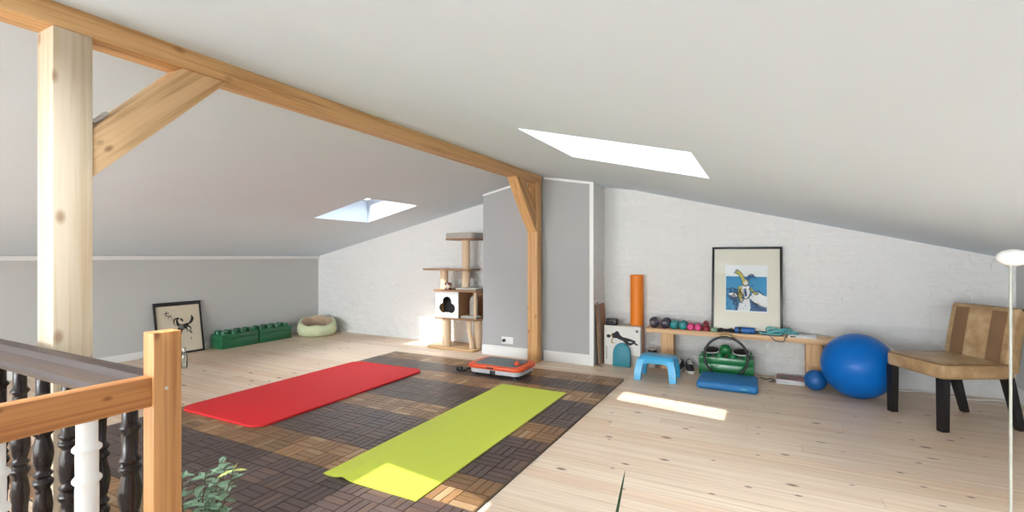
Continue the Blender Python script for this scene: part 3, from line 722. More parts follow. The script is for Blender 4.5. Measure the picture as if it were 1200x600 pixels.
t = thing('glass_bottle', 'clear glass bottle on the pine floor behind the newel post', 'bottle', (-5.49, 2.89, 0))
MB().lathe([(0, .002), (.026, 0), (.032, .006), (.033, .02), (.033, .125), (.028, .15), (.014, .17), (.013, .195), (.016, .197), (.016, .205), (.0105, .205), (.0105, .17), (.025, .147), (.0305, .122), (.0305, .02), (.026, .009), (0, .009)], (0, 0, 0), 24).build('bottle_body', 'bottleglass', t)
MB().lathe([(0, .195), (.0175, .195), (.0175, .218), (.014, .221), (0, .221)], (0, 0, 0), 20).build('cap', 'steel', t)

def brick_box(name, label, loc, rz, mat, group=None, lid=True):
    t = thing(name, label, 'storage box', loc, rz, group)
    mb = MB(); mb.bx(-.25, .25, -.125, .125, 0, .1178, .003)
    mb.build('body', mat, t)
    ld = MB().bx(-.25, .25, -.125, .125, .118, .182, .003).build('lid', mat, t)
    for i in range(4):
        for j in range(2):
            MB().lathe([(.041, .182), (.041, .218), (.038, .222), (0, .222)], (-.1875 + .125 * i, -.0625 + .125 * j, 0), 22).build('stud', mat, ld)
    return t
b1 = brick_box('storage_brick', 'dark green stud-topped storage box nearer the horse drawing', (-6.262, 3.935, 0), PI / 2, 'green', 'green storage bricks')
b2 = dup(b1, (-6.262, 4.452, 0), PI / 2, 'dark green stud-topped storage box beside the pale green cat bed')
t = thing('cat_bed', 'pale green soft round cat bed in the corner by the white brick wall', 'pet bed', (-6.02, 5.06, 0))
rings = []; N = 40
def bedring(r, z, wob=1.0): return [(r * (1 + .03 * wob * math.sin(5 * a + 3 * z)) * math.cos(a), r * (1 + .03 * wob * math.cos(4 * a)) * math.sin(a), z + wob * .010 * math.sin(6 * a) * (z > .1) + (.045 * math.cos(a - math.radians(140)) - .012) * max(0.0, (z - .08) / .14)) for a in [2 * PI * k / N for k in range(N)]]
MB().loft([bedring(.20, .0), bedring(.255, .015), bedring(.285, .07), bedring(.285, .14), bedring(.272, .20), bedring(.248, .228), bedring(.225, .222)], False).build('bed_wall', 'lime', t, 60)
MB().loft([bedring(.228, .225), bedring(.205, .20), bedring(.19, .13), bedring(.17, .10), bedring(.02, .095)], False).build('bed_lining', 'bedin', t, 60)
# cable along the left skirting
o = MB().tube(smoothline([(-6.40, 2.0, .10), (-6.36, 2.3, .045), (-6.38, 2.48, .006), (-6.33, 2.6, .006), (-6.2, 2.62, .006)], 6), .005, 8).build('power_cable', 'black', None)
tag(o, 'thin dark cable drooping along the left skirting behind the banister', 'cable')

# ------------------------------------------------------------------ bench on the gable wall
t = thing('bench', 'long low pine plank bench on two legs along the white brick wall', 'bench', (-.25, 5.32, 0))
MB().bx(-.865, .90, -.125, .115, .385, .435, .003).build('seat_plank', 'bench', t)
for x in (-.66, .665): MB().bx(x - .065, x + .065, -.06, .09, 0, .385, .003).build('leg', 'benchleg', t)
BT = .435
# framed print
t = thing('framed_picture', 'tall black-framed blue and white print standing on the bench', 'picture', (-.158, 5.305, BT + .0022), 0, None, math.radians(-8.2))
Wd, Hd = .64, .862; fw = .022
fr = MB(); fr.bx(-Wd / 2, -Wd / 2 + fw, -.014, .012, 0, Hd, .002).bx(Wd / 2 - fw, Wd / 2, -.014, .012, 0, Hd, .002).bx(-Wd / 2 + fw, Wd / 2 - fw, -.014, .012, 0, fw, .002).bx(-Wd / 2 + fw, Wd / 2 - fw, -.014, .012, Hd - fw, Hd, .002)
fr.build('frame', 'frame', t)
mb = MB(); mb.bx(-Wd / 2 + .01, Wd / 2 - .01, .0, .008, .01, Hd - .01)
a = Art(mb, -.0002)
px0, px1, pz0, pz1 = -.185, .185, .215, .665
a.poly(4, [(px0 - .008, pz0 - .012), (px1 + .008, pz0 - .012), (px1 + .008, pz1 + .012), (px0 - .008, pz1 + .012)])
a.poly(2, [(px0, pz0), (px1, pz0), (px1, pz0 + .345), (px0, pz0 + .345)])
a.poly(3, [(px0 + .08, pz0), (px0 + .11, pz0), (px0 + .11, pz0 + .10), (px0 + .09, pz0 + .11)])
a.poly(4, [(px1, pz0 + .155), (px1, pz0 + .02), (px1 - .15, pz0 + .045), (px1 - .165, pz0 + .12), (px1 - .11, pz0 + .20)])
rr = random.Random(11)
a.poly(4, [(-.075, pz0), (.03, pz0), (.055, pz0 + .07), (.01, pz0 + .13), (-.05, pz0 + .115)])
a.poly(3, [(px0, pz0 + .16), (-.10, pz0 + .205), (-.07, pz0 + .15), (-.10, pz0 + .08), (px0 + .03, pz0 + .12)])
a.poly(4, [(px0 + .02, pz0 + .165), (px0 + .07, pz0 + .185), (px0 + .11, pz0 + .15), (px0 + .09, pz0 + .125), (px0 + .05, pz0 + .145)])
a.poly(3, [(.045, pz0), (px1, pz0), (px1, pz0 + .035), (.12, pz0 + .05), (.06, pz0 + .10), (.03, pz0 + .13)])
a.poly(5, [(-.07, pz0 + .24), (-.035, pz0 + .25), (-.03, pz0 + .14), (-.05, pz0 + .085), (-.075, pz0 + .15)])
a.poly(4, [(-.045, pz0 + .25), (.03, pz0 + .25), (.035, pz0 + .16), (.0, pz0 + .115), (-.03, pz0 + .15)])
a.poly(3, [(-.02, pz0 + .22), (.0, pz0 + .225), (.01, pz0 + .15), (-.01, pz0 + .14)])
a.poly(5, [(.035, pz0 + .21), (.08, pz0 + .165), (.105, pz0 + .175), (.07, pz0 + .195), (.045, pz0 + .24)])
a.disc(5, (-.006, pz0 + .285), .028, .030); a.disc(4, (-.002, pz0 + .278), .018, .02)
a.poly(5, [(-.036, pz0 + .30), (-.06, pz0 + .35), (-.10, pz0 + .385), (-.085, pz0 + .405), (-.045, pz0 + .385), (-.01, pz0 + .32)])
a.poly(3, [(.0, pz0 + .315), (.025, pz0 + .355), (.06, pz0 + .365), (.09, pz0 + .325), (.065, pz0 + .335), (.035, pz0 + .32), (.02, pz0 + .295)])
for pts in ([(-.036, pz0 + .30), (-.06, pz0 + .35), (-.10, pz0 + .385), (-.085, pz0 + .408), (-.045, pz0 + .385), (-.01, pz0 + .32)], [(.0, pz0 + .315), (.025, pz0 + .358), (.06, pz0 + .368), (.092, pz0 + .322)],
            [(-.036, pz0 + .30), (-.034, pz0 + .265), (-.005, pz0 + .248), (.025, pz0 + .27), (.022, pz0 + .30)], [(-.022, pz0 + .292), (-.01, pz0 + .288)], [(.004, pz0 + .29), (.014, pz0 + .286)], [(-.012, pz0 + .266), (.008, pz0 + .268)],
            [(-.07, pz0 + .24), (-.08, pz0 + .17), (-.05, pz0 + .08), (-.02, pz0 + .13), (-.03, pz0 + .22)], [(.03, pz0 + .25), (.037, pz0 + .17), (.0, pz0 + .115), (-.03, pz0 + .14)], [(.04, pz0 + .215), (.08, pz0 + .165), (.11, pz0 + .175), (.07, pz0 + .20)],
            [(px0, pz0 + .20), (-.13, pz0 + .225), (-.09, pz0 + .205), (-.07, pz0 + .155)], [(px0, pz0 + .15), (-.15, pz0 + .13), (-.115, pz0 + .16), (-.08, pz0 + .10), (-.085, pz0 + .0)], [(px0 + .03, pz0 + .19), (-.11, pz0 + .17), (-.14, pz0 + .10)],
            [(.05, pz0 + .19), (.11, pz0 + .20), (.15, pz0 + .165), (px1, pz0 + .15)], [(.03, pz0 + .13), (.06, pz0 + .09), (.12, pz0 + .055), (px1, pz0 + .04)], [(.05, pz0 + .03), (.09, pz0 + .045), (.13, pz0 + .02), (.17, pz0 + .03)], [(.05, pz0 + .065), (.085, pz0 + .075), (.12, pz0 + .07)]):
    a.stroke(1, pts, [.003, .008, .004])
for k in range(16):
    cx, cz = rr.uniform(-.07, .05), pz0 + rr.uniform(.10, .25)
    a.stroke(1, [(cx, cz), (cx + rr.uniform(-.02, .02), cz + rr.uniform(-.02, .02)), (cx + rr.uniform(-.03, .03), cz + rr.uniform(-.03, .03))], [.002, .006, .002])
for k in range(22):
    cx, cz = rr.uniform(px0 + .01, -.06), pz0 + rr.uniform(.02, .21)
    a.stroke(1, [(cx, cz), (cx + rr.uniform(-.012, .02), cz + rr.uniform(-.02, .02)), (cx + rr.uniform(-.01, .03), cz + rr.uniform(-.03, .03))], [.002, .005, .002])
for cx, cz in ((-.098, .392), (-.092, .404), (-.082, .412), (-.105, .378)): a.disc(1, (cx, pz0 + cz), .008, .008, 10); a.disc(4, (cx, pz0 + cz), .005, .005, 10)
for k in range(26): a.disc(3, (rr.uniform(-.06, .025), pz0 + rr.uniform(.01, .09)), .003, .003, 6)
mb.build('print', ['mount', 'ink', 'pblue', 'pdeep', 'pwhite', 'pyellow'], t, None)
MB().bx(-Wd / 2 + fw, Wd / 2 - fw, -.0115, -.0100, fw, Hd - fw).build('glazing', 'pglass', t, None)

# dumbbells lying end-on
def dumbbell(label, loc, rz, mat, r, L, group):
    t = thing('dumbbell', label, 'dumbbell', loc, rz, group)
    h = L / 2
    for s in (-1, 1):
        y0, y1 = s * h, s * (h - .055)
        MB().lathe([(0, y0), (r * .62, y0), (r * .92, y0 - s * .008), (r, y0 - s * .02), (r, y1 + s * .014), (r * .85, y1), (0, y1)], (0, 0, r), 20, (-PI / 2, 0, 0)).build('head', mat, t)
    MB().tube([(0, -h + .05, r), (0, h - .05, r)], .014, 12).build('handle', mat, t)
    return t
DY = 5.29
dumbbell('dark plum dumbbell at the left end of the bench row', (-1.046, DY - .005, BT), math.radians(12), 'plum', .05, .19, 'dumbbells on the bench')
dumbbell('dark plum dumbbell next to the teal pair', (-.926, DY, BT), math.radians(3), 'plum', .05, .19, 'dumbbells on the bench')
dumbbell('teal dumbbell next to the dark plum pair', (-.832, DY - .01, BT), math.radians(1), 'tealdb', .042, .17, 'dumbbells on the bench')
dumbbell('teal dumbbell next to the pink pair', (-.746, DY - .01, BT), math.radians(1), 'tealdb', .042, .17, 'dumbbells on the bench')
dumbbell('pink dumbbell next to the teal pair', (-.668, DY - .03, BT), math.radians(1), 'pink', .034, .15, 'dumbbells on the bench')
dumbbell('pink dumbbell at the right end of the bench row', (-.598, DY - .03, BT), math.radians(1), 'pink', .034, .15, 'dumbbells on the bench')
t = thing('kettlebell', 'small dark red bell-shaped hand weight right of the pink dumbbells', 'kettlebell', (-.522, 5.25, BT))
MB().lathe([(0, 0), (.034, 0), (.04, .008), (.041, .024), (.032, .045), (.018, .058), (.016, .07), (.022, .08), (.02, .095), (.008, .104), (0, .105)], (0, 0, 0), 22).build('bell', 'wine', t)
MB().tube([(.026 * math.cos(a), 0, .066 + .026 * math.sin(a)) for a in [PI * k / 10 - .3 * (k == 0) for k in range(11)]], .006, 8).build('handle', 'wine', t)
o = MB().lathe([(0, 0), (.028, 0), (.034, .012), (.03, .034), (.018, .04), (0, .041)], (0, 0, 0), 20).build('massage_ball', 'mint', None, 60, (-.446, 5.232, BT))
tag(o, 'small mint green massage ball at the foot of the tall frame', 'massage ball')
# dark band tangle, blue hand weight, aqua band, cable, notebook, pen
pts = [(-.335 + .07 * math.cos(a) + .012 * math.cos(3 * a), 5.238 + .028 * math.sin(a) + .009 * math.sin(5 * a), BT + .008 + .008 * (1 + math.sin(3 * a))) for a in [2 * PI * k / 48 for k in range(48)]]
o = MB().tube(pts, .006, 8, True).tube([(x * .8 - .067, y - .005, z + .012) for x, y, z in pts], .005, 8, True).build('jump_rope', 'black', None, 60)
tag(o, 'dark coiled rope on the bench before the tall frame', 'rope')
t = thing('ankle_weight', 'blue roll-shaped ankle weight on the bench in front of the tall frame', 'ankle weight', (-.165, 5.24, BT))
MB().lathe([(0, -.09), (.026, -.09), (.031, -.084), (.031, .084), (.026, .09), (0, .09)], (0, 0, .031), 20, (0, PI / 2, 0)).build('roll', 'blueband', t)
MB().lathe([(.0315, -.055), (.0325, -.054), (.0325, -.03), (.0315, -.029)], (0, 0, .031), 20, (0, PI / 2, 0)).build('strap', 'black', t)
mb = MB()
for k in range(7):
    ph = random.uniform(0, 6.3); cx, cy = .055 + .13 * (k / 6) + random.uniform(-.02, .02), 5.240 + random.uniform(-.01, .01)
    rx, ry = random.uniform(.06, .105), random.uniform(.014, .026); zz = BT + .012 + .006 * k; amp = .006 + .016 * math.exp(-((k - 3.5) / 1.6) ** 2)
    mb.tube([(cx + rx * math.cos(a), cy + ry * math.sin(a) + .008 * math.sin(4 * a + ph), zz - .006 * (k > 4) * (k - 4) * 1.5 + amp * (1 + math.sin(2 * a + ph))) for a in [2 * PI * i / 36 for i in range(36)]], .0065, 8, True)
o = mb.build('resistance_band', 'aqua', None, 60)
tag(o, 'tangled aqua resistance band heaped on the bench right of the blue roll', 'resistance band')
o = MB().tube(smoothline([(-.02, 5.215, BT + .0055), (.03, 5.195, BT + .006), (.06, 5.182, BT - .004), (.075, 5.176, BT - .02), (.10, 5.174, BT - .04), (.16, 5.174, BT - .045), (.175, 5.176, BT - .02), (.183, 5.182, BT - .002), (.187, 5.196, BT + .006), (.19, 5.23, BT + .0055)], 6), .0045, 8).build('cord_loop', 'midgrey', None, 60)
tag(o, 'thin grey cord drooping in a loop over the bench front edge', 'cord')
t = thing('notebook', 'white notebook lying flat near the right end of the bench', 'notebook', (.32, 5.265, BT), math.radians(-4))
MB().bx(-.115, .115, -.07, .08, 0, .003).build('cover', 'notebook', t); MB().bx(-.112, .114, -.067, .077, .003, .016).build('pages', 'mag2', t); MB().bx(-.115, .115, -.07, .08, .016, .019, .001).build('cover', 'notebook', t)
o = MB().lathe([(0, 0), (.004, .002), (.006, .01), (.006, .13), (0, .135)], (0, 0, 0), 12, (0, PI / 2, math.radians(8))).build('pen', 'black', None, 40, (.22, 5.20, BT + .006))
tag(o, 'black pen at the left end of the white notebook', 'pen')

# ------------------------------------------------------------------ under and in front of the bench
# third storage brick with sliding discs
b3 = brick_box('storage_brick', 'green stud-topped storage box under the bench behind the black ring', (-.335, 5.325, 0), 0.0, 'gbright', 'green storage bricks')
for x, lb in ((-.475, 'left'), (-.20, 'right')):
    t = thing('gliding_disc', 'black gliding disc with white rim, %s one on the green box under the bench' % lb, 'gliding disc', (x, 5.255, .224), 0, 'gliding discs', math.radians(12))
    t.location.z = .236
    MB().lathe([(0, 0), (.074, 0), (.078, .004), (.076, .008), (0, .008)], (0, 0, 0), 28).build('rim', 'pwhite', t)
    MB().lathe([(0, .008), (.070, .008), (.068, .02), (.04, .024), (.036, .02), (0, .02)], (0, 0, 0), 28).build('pad', 'black', t)
o = MB().lathe([(0, 0), (.042, 0), (.054, .02), (.053, .05), (.038, .078), (0, .088)], (0, 0, 0), 24).build('massage_dome', 'gbright', None, 60, (-.34, 5.262, .222))
tag(o, 'green rubber dome between the two black discs on the green box', 'massage ball')
t = thing('pilates_ring', 'black pilates ring standing upright before the green box under the bench', 'pilates ring', (-.33, 5.115, 0), 0, None, math.radians(-2))
MB().tube([(.195 * math.cos(a), 0, .207 + .195 * math.sin(a)) for a in [2 * PI * k / 64 for k in range(64)]], .012, 10, True).build('hoop', 'black', t)
for s in (1,):
    p = MB()
    p.prism([(x, z) for x, z in [(.225 * math.cos(a), .207 + .225 * math.sin(a)) for a in [PI / 2 - .26 + .52 * k / 8 for k in range(9)]] + [(.208 * math.cos(a), .207 + .208 * math.sin(a)) for a in [PI / 2 + .26 - .52 * k / 8 for k in range(9)]]], -.03, .03, 'XZ', .003)
    pp = p.build('grip_pad', 'tanpad', t)
p = MB(); p.prism([(.192 * math.cos(a), .207 + .192 * math.sin(a)) for a in [PI / 2 - .26 + .52 * k / 8 for k in range(9)]] + [(.176 * math.cos(a), .207 + .176 * math.sin(a)) for a in [PI / 2 + .26 - .52 * k / 8 for k in range(9)]], -.028, .028, 'XZ', .003)
p.build('grip_pad', 'midgrey', t)
t = thing('foam_mat', 'thick blue foam slab mat lying on the floor before the black ring', 'mat', (-.295, 4.85, 0), math.radians(0.5))
MB().bx(-.25, .25, -.225, .215, 0, .068, .026, 4).build('slab', 'bluefoam', t, 50)
MB().box((.14, -.2262, .034), (.05, .002, .010), .0005).build('stitched_tab', 'aqua', t)
# white carton
t = thing('carton', 'white product carton with a planking figure leaning beside the orange roller', 'box', (-1.375, 5.245, 0))
mb = MB(); mb.mi = 0; mb.bx(-.20, .20, -.05, .05, .0, .43, .002)
a = Art(mb, -.0502)
a.poly(1, [(.055, 0.004), (.195, 0.004), (.195, .115), (.055, .13)])
a.stroke(2, [(-.11, .315), (-.06, .325), (.0, .295), (.07, .285), (.15, .27)], [.05, .062, .04, .034, .016])
a.stroke(2, [(.02, .285), (.08, .24), (.13, .255), (.17, .235)], [.034, .03, .02, .016])
a.disc(2, (-.15, .312), .022, .02); a.stroke(3, [(-.13, .318), (-.105, .32)], .022)
a.stroke(2, [(-.09, .33), (-.055, .365), (-.03, .34)], .018); a.stroke(3, [(-.10, .30), (-.115, .25), (-.09, .24)], .014)
a.stroke(2, [(.13, .255), (.17, .235)], .014)
for k in range(6): a.poly(4, [(-.175, .06 + .024 * k), (-.165, .06 + .024 * k), (-.165, .076 + .024 * k), (-.175, .076 + .024 * k)])
a.disc(4, (.165, .385), .016, .016)
mb.build('printed_box', ['carton', 'cartonside', 'ink', 'tanpad', 'inkgrey'], t, None)
o = MB(); ar = [(-.095, 0), (.095, 0)] + [(.095 * math.cos(a), .14 + .115 * math.sin(a)) for a in [PI * k / 16 for k in range(17)]]
o = o.prism(ar, -.02, .02, 'XZ', .006).build('lumbar_pad', 'teal', None, 40, (-1.365, 5.14, 0), (math.radians(-6), 0, 0)); tag(o, 'teal arched pad standing in front of the white carton', 'exercise pad')
t = thing('speaker', 'small black box speaker on top of the white carton', 'speaker', (-1.50, 5.247, .43))
MB().bx(-.06, .06, -.045, .045, 0, .07, .008).build('cabinet', 'black', t); MB().lathe([(.026, 0), (.028, .003), (.022, .004), (0, .001)], (0, -.045, .035), 20, (PI / 2, 0, 0)).build('driver', 'dplush', t)
t = thing('foam_roller', 'tall orange foam roller standing upright against the white brick wall', 'foam roller', (-1.255, 5.377, 0))
MB().lathe([(.045, 0), (.068, 0), (.072, .004), (.072, .986), (.068, .99), (.045, .99), (.042, .98), (.042, .01)], (0, 0, 0), 32).build('roller_body', 'orange', t)
o = MB().bx(0, .012, 0, .30, 0, .66, .002).build('leaning_board', 'board', None, 30, (-1.602, 5.085, 0.002), (0, math.radians(-3.4), 0)); tag(o, 'thin brown board leaning against the side of the chimney', 'board')
o = MB().tube(smoothline([(-1.615, 5.075, .70), (-1.60, 5.07, .60), (-1.585, 5.07, .48), (-1.583, 5.075, .3), (-1.583, 5.08, .1), (-1.58, 5.06, .006), (-1.55, 5.02, .006)], 6), .005, 8).build('power_cable', 'midgrey', None, 60); tag(o, 'grey cable hanging down beside the thin brown board', 'cable')
# step stool
t = thing('step_stool', 'bright blue plastic step stool beside the white carton', 'stool', (-.925, 4.83, 0), math.radians(1))
mb = MB(); mb.loft([[(x, y, z) for x, y in rrect(-w_, w_, -d_, d_, r_)] for w_, d_, r_, z in ((.168, .125, .05, .185), (.165, .122, .05, .205), (.155, .112, .05, .22), (.13, .09, .045, .228))]); mb.build('seat', 'sky', t, 50)
def leg_sec(x, y, z, sx, sy):
    return [(x - sx * .022, y - sy * .026, z), (x + sx * .038, y - sy * .026, z), (x + sx * .044, y - sy * .02, z), (x + sx * .044, y + sy * .034, z), (x + sx * .03, y + sy * .034, z), (x - sx * .022, y + sy * .034, z)]
for sx in (-1, 1):
    for sy in (-1, 1):
        MB().loft([leg_sec(sx * .155, sy * .135, 0, sx * .9, sy * .9), leg_sec(sx * .148, sy * .125, .09, sx, sy), leg_sec(sx * .125, sy * .098, .20, sx, sy)]).build('leg', 'sky', t)
for sy in (-1, 1):
    ap = [(-.14, .20), (.14, .20), (.15, .10)] + [(.125, .10), (.115, .145), (.085, .162), (-.085, .162), (-.115, .145), (-.125, .10)] + [(-.15, .10)]
    MB().prism(ap, sy * .122 - .007, sy * .122 + .007, 'XZ').build('apron', 'sky', t)
for sx in (-1, 1):
    MB().bx(sx * .158 - .007, sx * .158 + .007, -.10, .10, .15, .205).build('apron', 'sky', t)
# trainers
def trainer(label, loc, rz):
    t = thing('trainer', label, 'shoe', loc, rz, 'trainers under the bench')
    def outline(s): return [(s * .5 * w_, y) for w_, y in ((.05, -.135), (.078, -.115), (.092, -.07), (.086, -.02), (.07, .04), (.072, .09), (.06, .125), (.03, .135))]
    o_ = [(x, y) for x, y in outline(1)] + [(x, y) for x, y in outline(-1)][::-1]
    MB().prism(o_, 0, .026, 'XY', .004).build('sole', 'sole', t)
    secs = []
    for y, w_, h in ((-.125, .05, .035), (-.10, .074, .05), (-.05, .082, .062), (-.005, .074, .085), (.04, .064, .10), (.09, .066, .105), (.122, .05, .095)):
        secs.append([(w_ / 2 * math.cos(a), y, .022 + (h - .022) * max(0, math.sin(a)) ** .7) for a in [PI * k / 10 for k in range(11)]])
    MB().loft(secs).build('upper', 'shoe', t, 60)
    mb = MB()
    for k in range(4): mb.tube([(-.022, -.03 + .018 * k, .077 + .007 * k), (0, -.034 + .018 * k, .084 + .008 * k), (.022, -.03 + .018 * k, .077 + .007 * k)], .004, 6)
    mb.build('laces', 'sole', t)
    return t
trainer('dark trainer with white sole under the bench nearer the green box', (-.685, 5.275, 0), math.radians(14))
trainer('dark trainer under the bench half hidden by the blue stool', (-.79, 5.26, 0), math.radians(-6))
t = thing('rolled_mat', 'grey rolled mat with a black end standing behind the blue stool', 'rolled mat', (-1.065, 5.28, 0), 0, None, 0)
MB().lathe([(0, 0), (.045, 0), (.045, .20), (.04, .205), (0, .205)], (0, 0, 0), 20).build('roll', 'plush', t); MB().lathe([(.046, .10), (.047, .10), (.047, .19), (.046, .19)], (0, 0, 0), 20).build('band', 'black', t)
# magazines
for k, (dx, rz, lb) in enumerate(((0, 2, 'pale magazine at the bottom of the floor pile beside the small blue ball'), (.008, -3, 'dark red magazine on top of the floor pile beside the small blue ball'))):
    t = thing('magazine', lb, 'magazine', (.215 + dx, 5.245, .022 * k), math.radians(rz), 'magazines on the floor')
    MB().bx(-.115, .115, -.10, .11, 0, .019, .002).build('pages', 'mag2', t)
    mb = MB(); mb.mi = 0; mb.bx(-.116, .116, -.101, .111, .019, .022)
    c = mb.build('cover', 'mag' if k else 'mag2', t, None)
    if k:
        mb = MB(); mb.bx(-.1, -.01, -.08, .03, .022, .0226); mb.bx(.01, .06, -.05, .0, .022, .0226); mb.build('cover_photo', 'inkgrey', c, None)
# balls
o = MB().sphere((0, 0, .27), .27, 64).build('exercise_ball', 'ball', None, 80, (.705, 4.95, 0))
tag(o, 'large blue exercise ball in front of the bench beside the leather chair', 'ball')
o = MB().sphere((0, 0, .09), .09, 40).build('pilates_ball', 'ball2', None, 80, (.41, 5.05, 0)); tag(o, 'small blue ball touching the big exercise ball', 'ball')
# floor cable by the wall
o = MB().tube(smoothline([(.95, 5.40, .006), (1.1, 5.36, .006), (1.25, 5.42, .006), (1.4, 5.33, .006), (1.55, 5.30, .006), (1.7, 5.36, .006), (1.82, 5.33, .006)], 6), .005, 8).build('extension_cable', 'notebook', None, 60); tag(o, 'white cable on the floor behind the leather chair', 'cable')
o = MB().tube(smoothline([(-.03, 5.30, .006), (.02, 5.24, .006), (.06, 5.28, .01), (.09, 5.22, .006), (.05, 5.16, .006)], 6), .005, 8).build('extension_cable', 'midgrey', None, 60); tag(o, 'short grey cable on the floor left of the magazine pile', 'cable')

# ------------------------------------------------------------------ leather chair
t = thing('leather_chair', 'worn tan leather chair with black legs by the white brick wall', 'chair', (1.20, 4.57, 0), math.radians(-62))
mb = MB(); mb.bx(-.245, .245, -.275, .235, .355, .465, .03, 4)
st = mb.build('seat', 'leather', t, 50)
lp = rrect(-.238, .238, -.268, .225, .03)
MB().tube([(x, y, .457) for x, y in lp], .006, 8, True).build('piping', 'leatherdark', st)
secs = []
for z, y0_, y1_ in ((.40, .185, .275), (.45, .185, .278), (.60, .205, .298), (.75, .232, .315), (.815, .245, .320), (.838, .262, .312)):
    pts = rrect(-.245, .245, y0_, y1_, .03, 4); pts = [(x, y + .018 * (x / .245) ** 2 * -1 * (1 if y < (y0_ + y1_) / 2 else .6), z) for x, y in pts]; secs.append(pts)
bk = MB().loft(secs).build('backrest', 'leather', t, 50)
for s in (-1, 1):
    q = MB()
    rows = [(.462, .185), (.60, .205), (.75, .232), (.815, .245)]
    L_ = [[(x, yy - .0165, z) for x in (s * .085, s * .12, s * .155, s * .19)] for z, yy in rows]
    for A_, B_ in zip(L_, L_[1:]):
        for k in range(3): q.face([A_[k], A_[k + 1], B_[k + 1], B_[k]] if s > 0 else [A_[k + 1], A_[k], B_[k], B_[k + 1]])
    q.build('worn_panel', 'leatherdark', bk)
def sq(x, y, z, a): return [(x - a, y - a, z), (x + a, y - a, z), (x + a, y + a, z), (x - a, y + a, z)]
for sx in (-1, 1):
    MB().loft([sq(sx * .215, -.245, 0, .024), sq(sx * .215, -.245, .36, .027)]).build('leg', 'chairleg', t)
    MB().loft([sq(sx * .20, .30, 0, .021), sq(sx * .205, .20, .38, .028)]).build('leg', 'chairleg', t)

# ------------------------------------------------------------------ floor lamp
t = thing('floor_lamp', 'thin pale floor lamp with a small flattened white globe, in front of the leather chair', 'lamp', (.925, 2.75, 0))
MB().lathe([(0, 0), (.12, 0), (.12, .01), (.11, .016), (.012, .02), (0, .02)], (0, 0, 0), 32).build('base', 'pole', t)
MB().tube([(-.008, 0, .016), (-.008, 0, 1.16)], .0052, 12).build('pole', 'pole', t)
MB().lathe([(0, 1.155), (.014, 1.155), (.016, 1.168), (0, 1.17)], (-.008, 0, 0), 16).build('socket', 'steel', t)
MB().sphere((.0, 0, 1.193), .054, 32, (1, 1, .66)).build('lamp_shade', 'opal', t, 80)

# ------------------------------------------------------------------ plants
def leaf_mesh(mb, p, d, L, Wl, up=Vector((0, 0, 1)), bend=.15):
    d = d.normalized(); side = d.cross(up)
    if side.length < 1e-4: side = Vector((1, 0, 0))
    side.normalize(); nrm = side.cross(d).normalized()
    prof = [(0, .05), (.2, .75), (.45, 1.0), (.7, .8), (.9, .35), (1, .02)]
    prev = None
    for t_, w_ in prof:
        c = p + d * (L * t_) - nrm * (bend * L * t_ * t_); row = [c - side * (Wl * w_ / 2) + nrm * (.08 * Wl), c, c + side * (Wl * w_ / 2) + nrm * (.08 * Wl)]
        if prev:
            mb.face([prev[0], prev[1], row[1], row[0]]); mb.face([prev[1], prev[2], row[2], row[1]])
        prev = row
t = thing('potted_shrub', 'potted shrub with small pale green oval leaves behind the newel post', 'plant', (-1.61, .86, 0))
MB().lathe([(0, 0), (.065, 0), (.085, .15), (.092, .15), (.092, .175), (.08, .175), (.078, .14), (0, .14)], (0, 0, 0), 28).build('pot', 'pot', t)
MB().lathe([(0, .14), (.077, .14), (.05, .155), (0, .158)], (0, 0, 0), 20).build('soil', 'soil', t)
st = MB(); fo = MB(); rnd = random.Random(3)
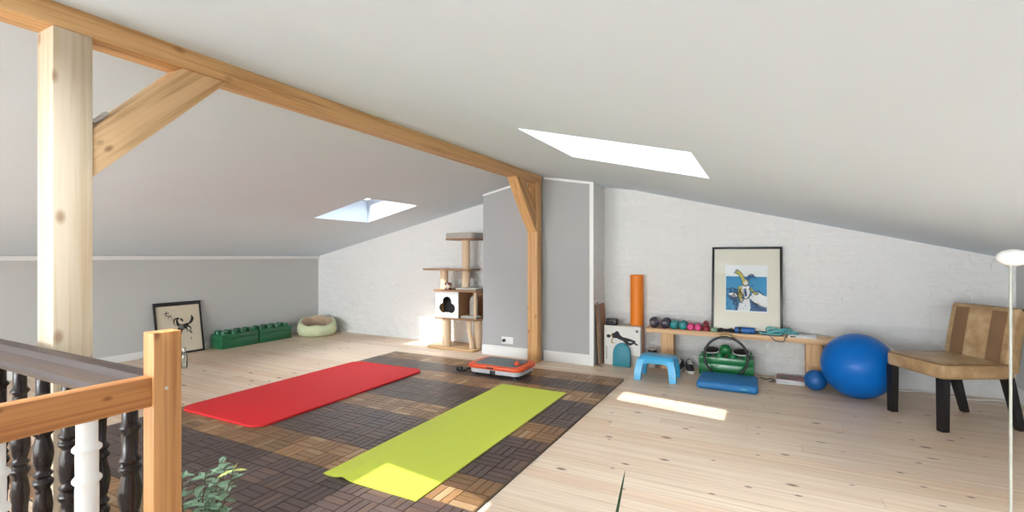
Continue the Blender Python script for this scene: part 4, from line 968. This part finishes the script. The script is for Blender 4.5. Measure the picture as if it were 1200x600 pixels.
for k in range(20):
    az = rnd.uniform(0, 2 * PI); R_ = rnd.uniform(.04, .15); H_ = rnd.uniform(.36, .50)
    if k == 0: az, R_, H_ = math.radians(20), .155, .53
    if k == 1: az, R_, H_ = math.radians(60), .10, .50
    pts = [Vector((.02 * math.cos(az), .02 * math.sin(az), .14)), Vector((R_ * .4 * math.cos(az + .2), R_ * .4 * math.sin(az + .2), H_ * .55)), Vector((R_ * .8 * math.cos(az), R_ * .8 * math.sin(az), H_ * .82)), Vector((R_ * math.cos(az), R_ * math.sin(az), H_))]
    for p in pts: p.y = max(p.y, -.085)
    ln = smoothline(pts, 5); st.tube(ln, [.0032 - .0018 * i / (len(ln) - 1) for i in range(len(ln))], 6)
    for i in range(4, len(ln)):
        for q in range(2):
            a2 = az + i * 1.3 + q * PI + rnd.uniform(-.4, .4); d = Vector((math.cos(a2), math.sin(a2), rnd.uniform(-.1, .6)))
            fo.mi = 1 if (k == 0 and i >= len(ln) - 1) else 0
            if ln[i].y + d.y * .045 < -.115: d.y = abs(d.y)
            leaf_mesh(fo, ln[i], d, rnd.uniform(.032, .048), rnd.uniform(.018, .026), bend=rnd.uniform(0, .35))
    fo.mi = 1 if k == 0 else 0; leaf_mesh(fo, ln[-1], Vector((.4, .2, 1)), .03, .013)
st.build('stems', 'stem', t); fo.build('foliage', ['leaf', 'newleaf'], t, 60)
t = thing('potted_dracaena', 'potted plant with long pointed dark green leaves, one tip showing on the pine floor', 'plant', (-.30, 1.0, 0))
MB().lathe([(0, 0), (.08, 0), (.105, .18), (.112, .18), (.112, .20), (.098, .20), (.095, .165), (0, .165)], (0, 0, 0), 28).build('pot', 'pot', t)
MB().lathe([(0, .165), (.094, .165), (0, .175)], (0, 0, 0), 20).build('soil', 'soil', t)
def blade(pts, w0):
    mb = MB(); ln = smoothline([Vector(p) for p in pts], 8); n = len(ln); prev = None
    for i, p in enumerate(ln):
        t_ = i / (n - 1); w_ = w0 * min(1, .5 + 2 * t_) * (1 - t_) ** .75 + .0006
        s = Vector((.885, .466, 0)) * w_ / 2; dn = Vector((-.466, .885, 0))
        ring = [p - s, p + dn * w_ * .12, p + s, p - dn * w_ * .12]
        if prev: mb.loft([prev, ring], False)
        prev = ring
    return mb.build('leaf', 'blade', t, 60)
blade([(-.02, 0, .165), (-.02, -.01, .35), (.012, -.003, .58), (.040, .008, .745)], .020)
for k in range(9):
    az = k * 0.75 + .4; R_ = .13 + .05 * (k % 3); h = .34 + .05 * (k % 4)
    blade([(.02 * math.cos(az), .02 * math.sin(az), .165), (R_ * .45 * math.cos(az), R_ * .45 * math.sin(az), .165 + (h - .165) * .75), (R_ * math.cos(az), R_ * math.sin(az), h)], .022)
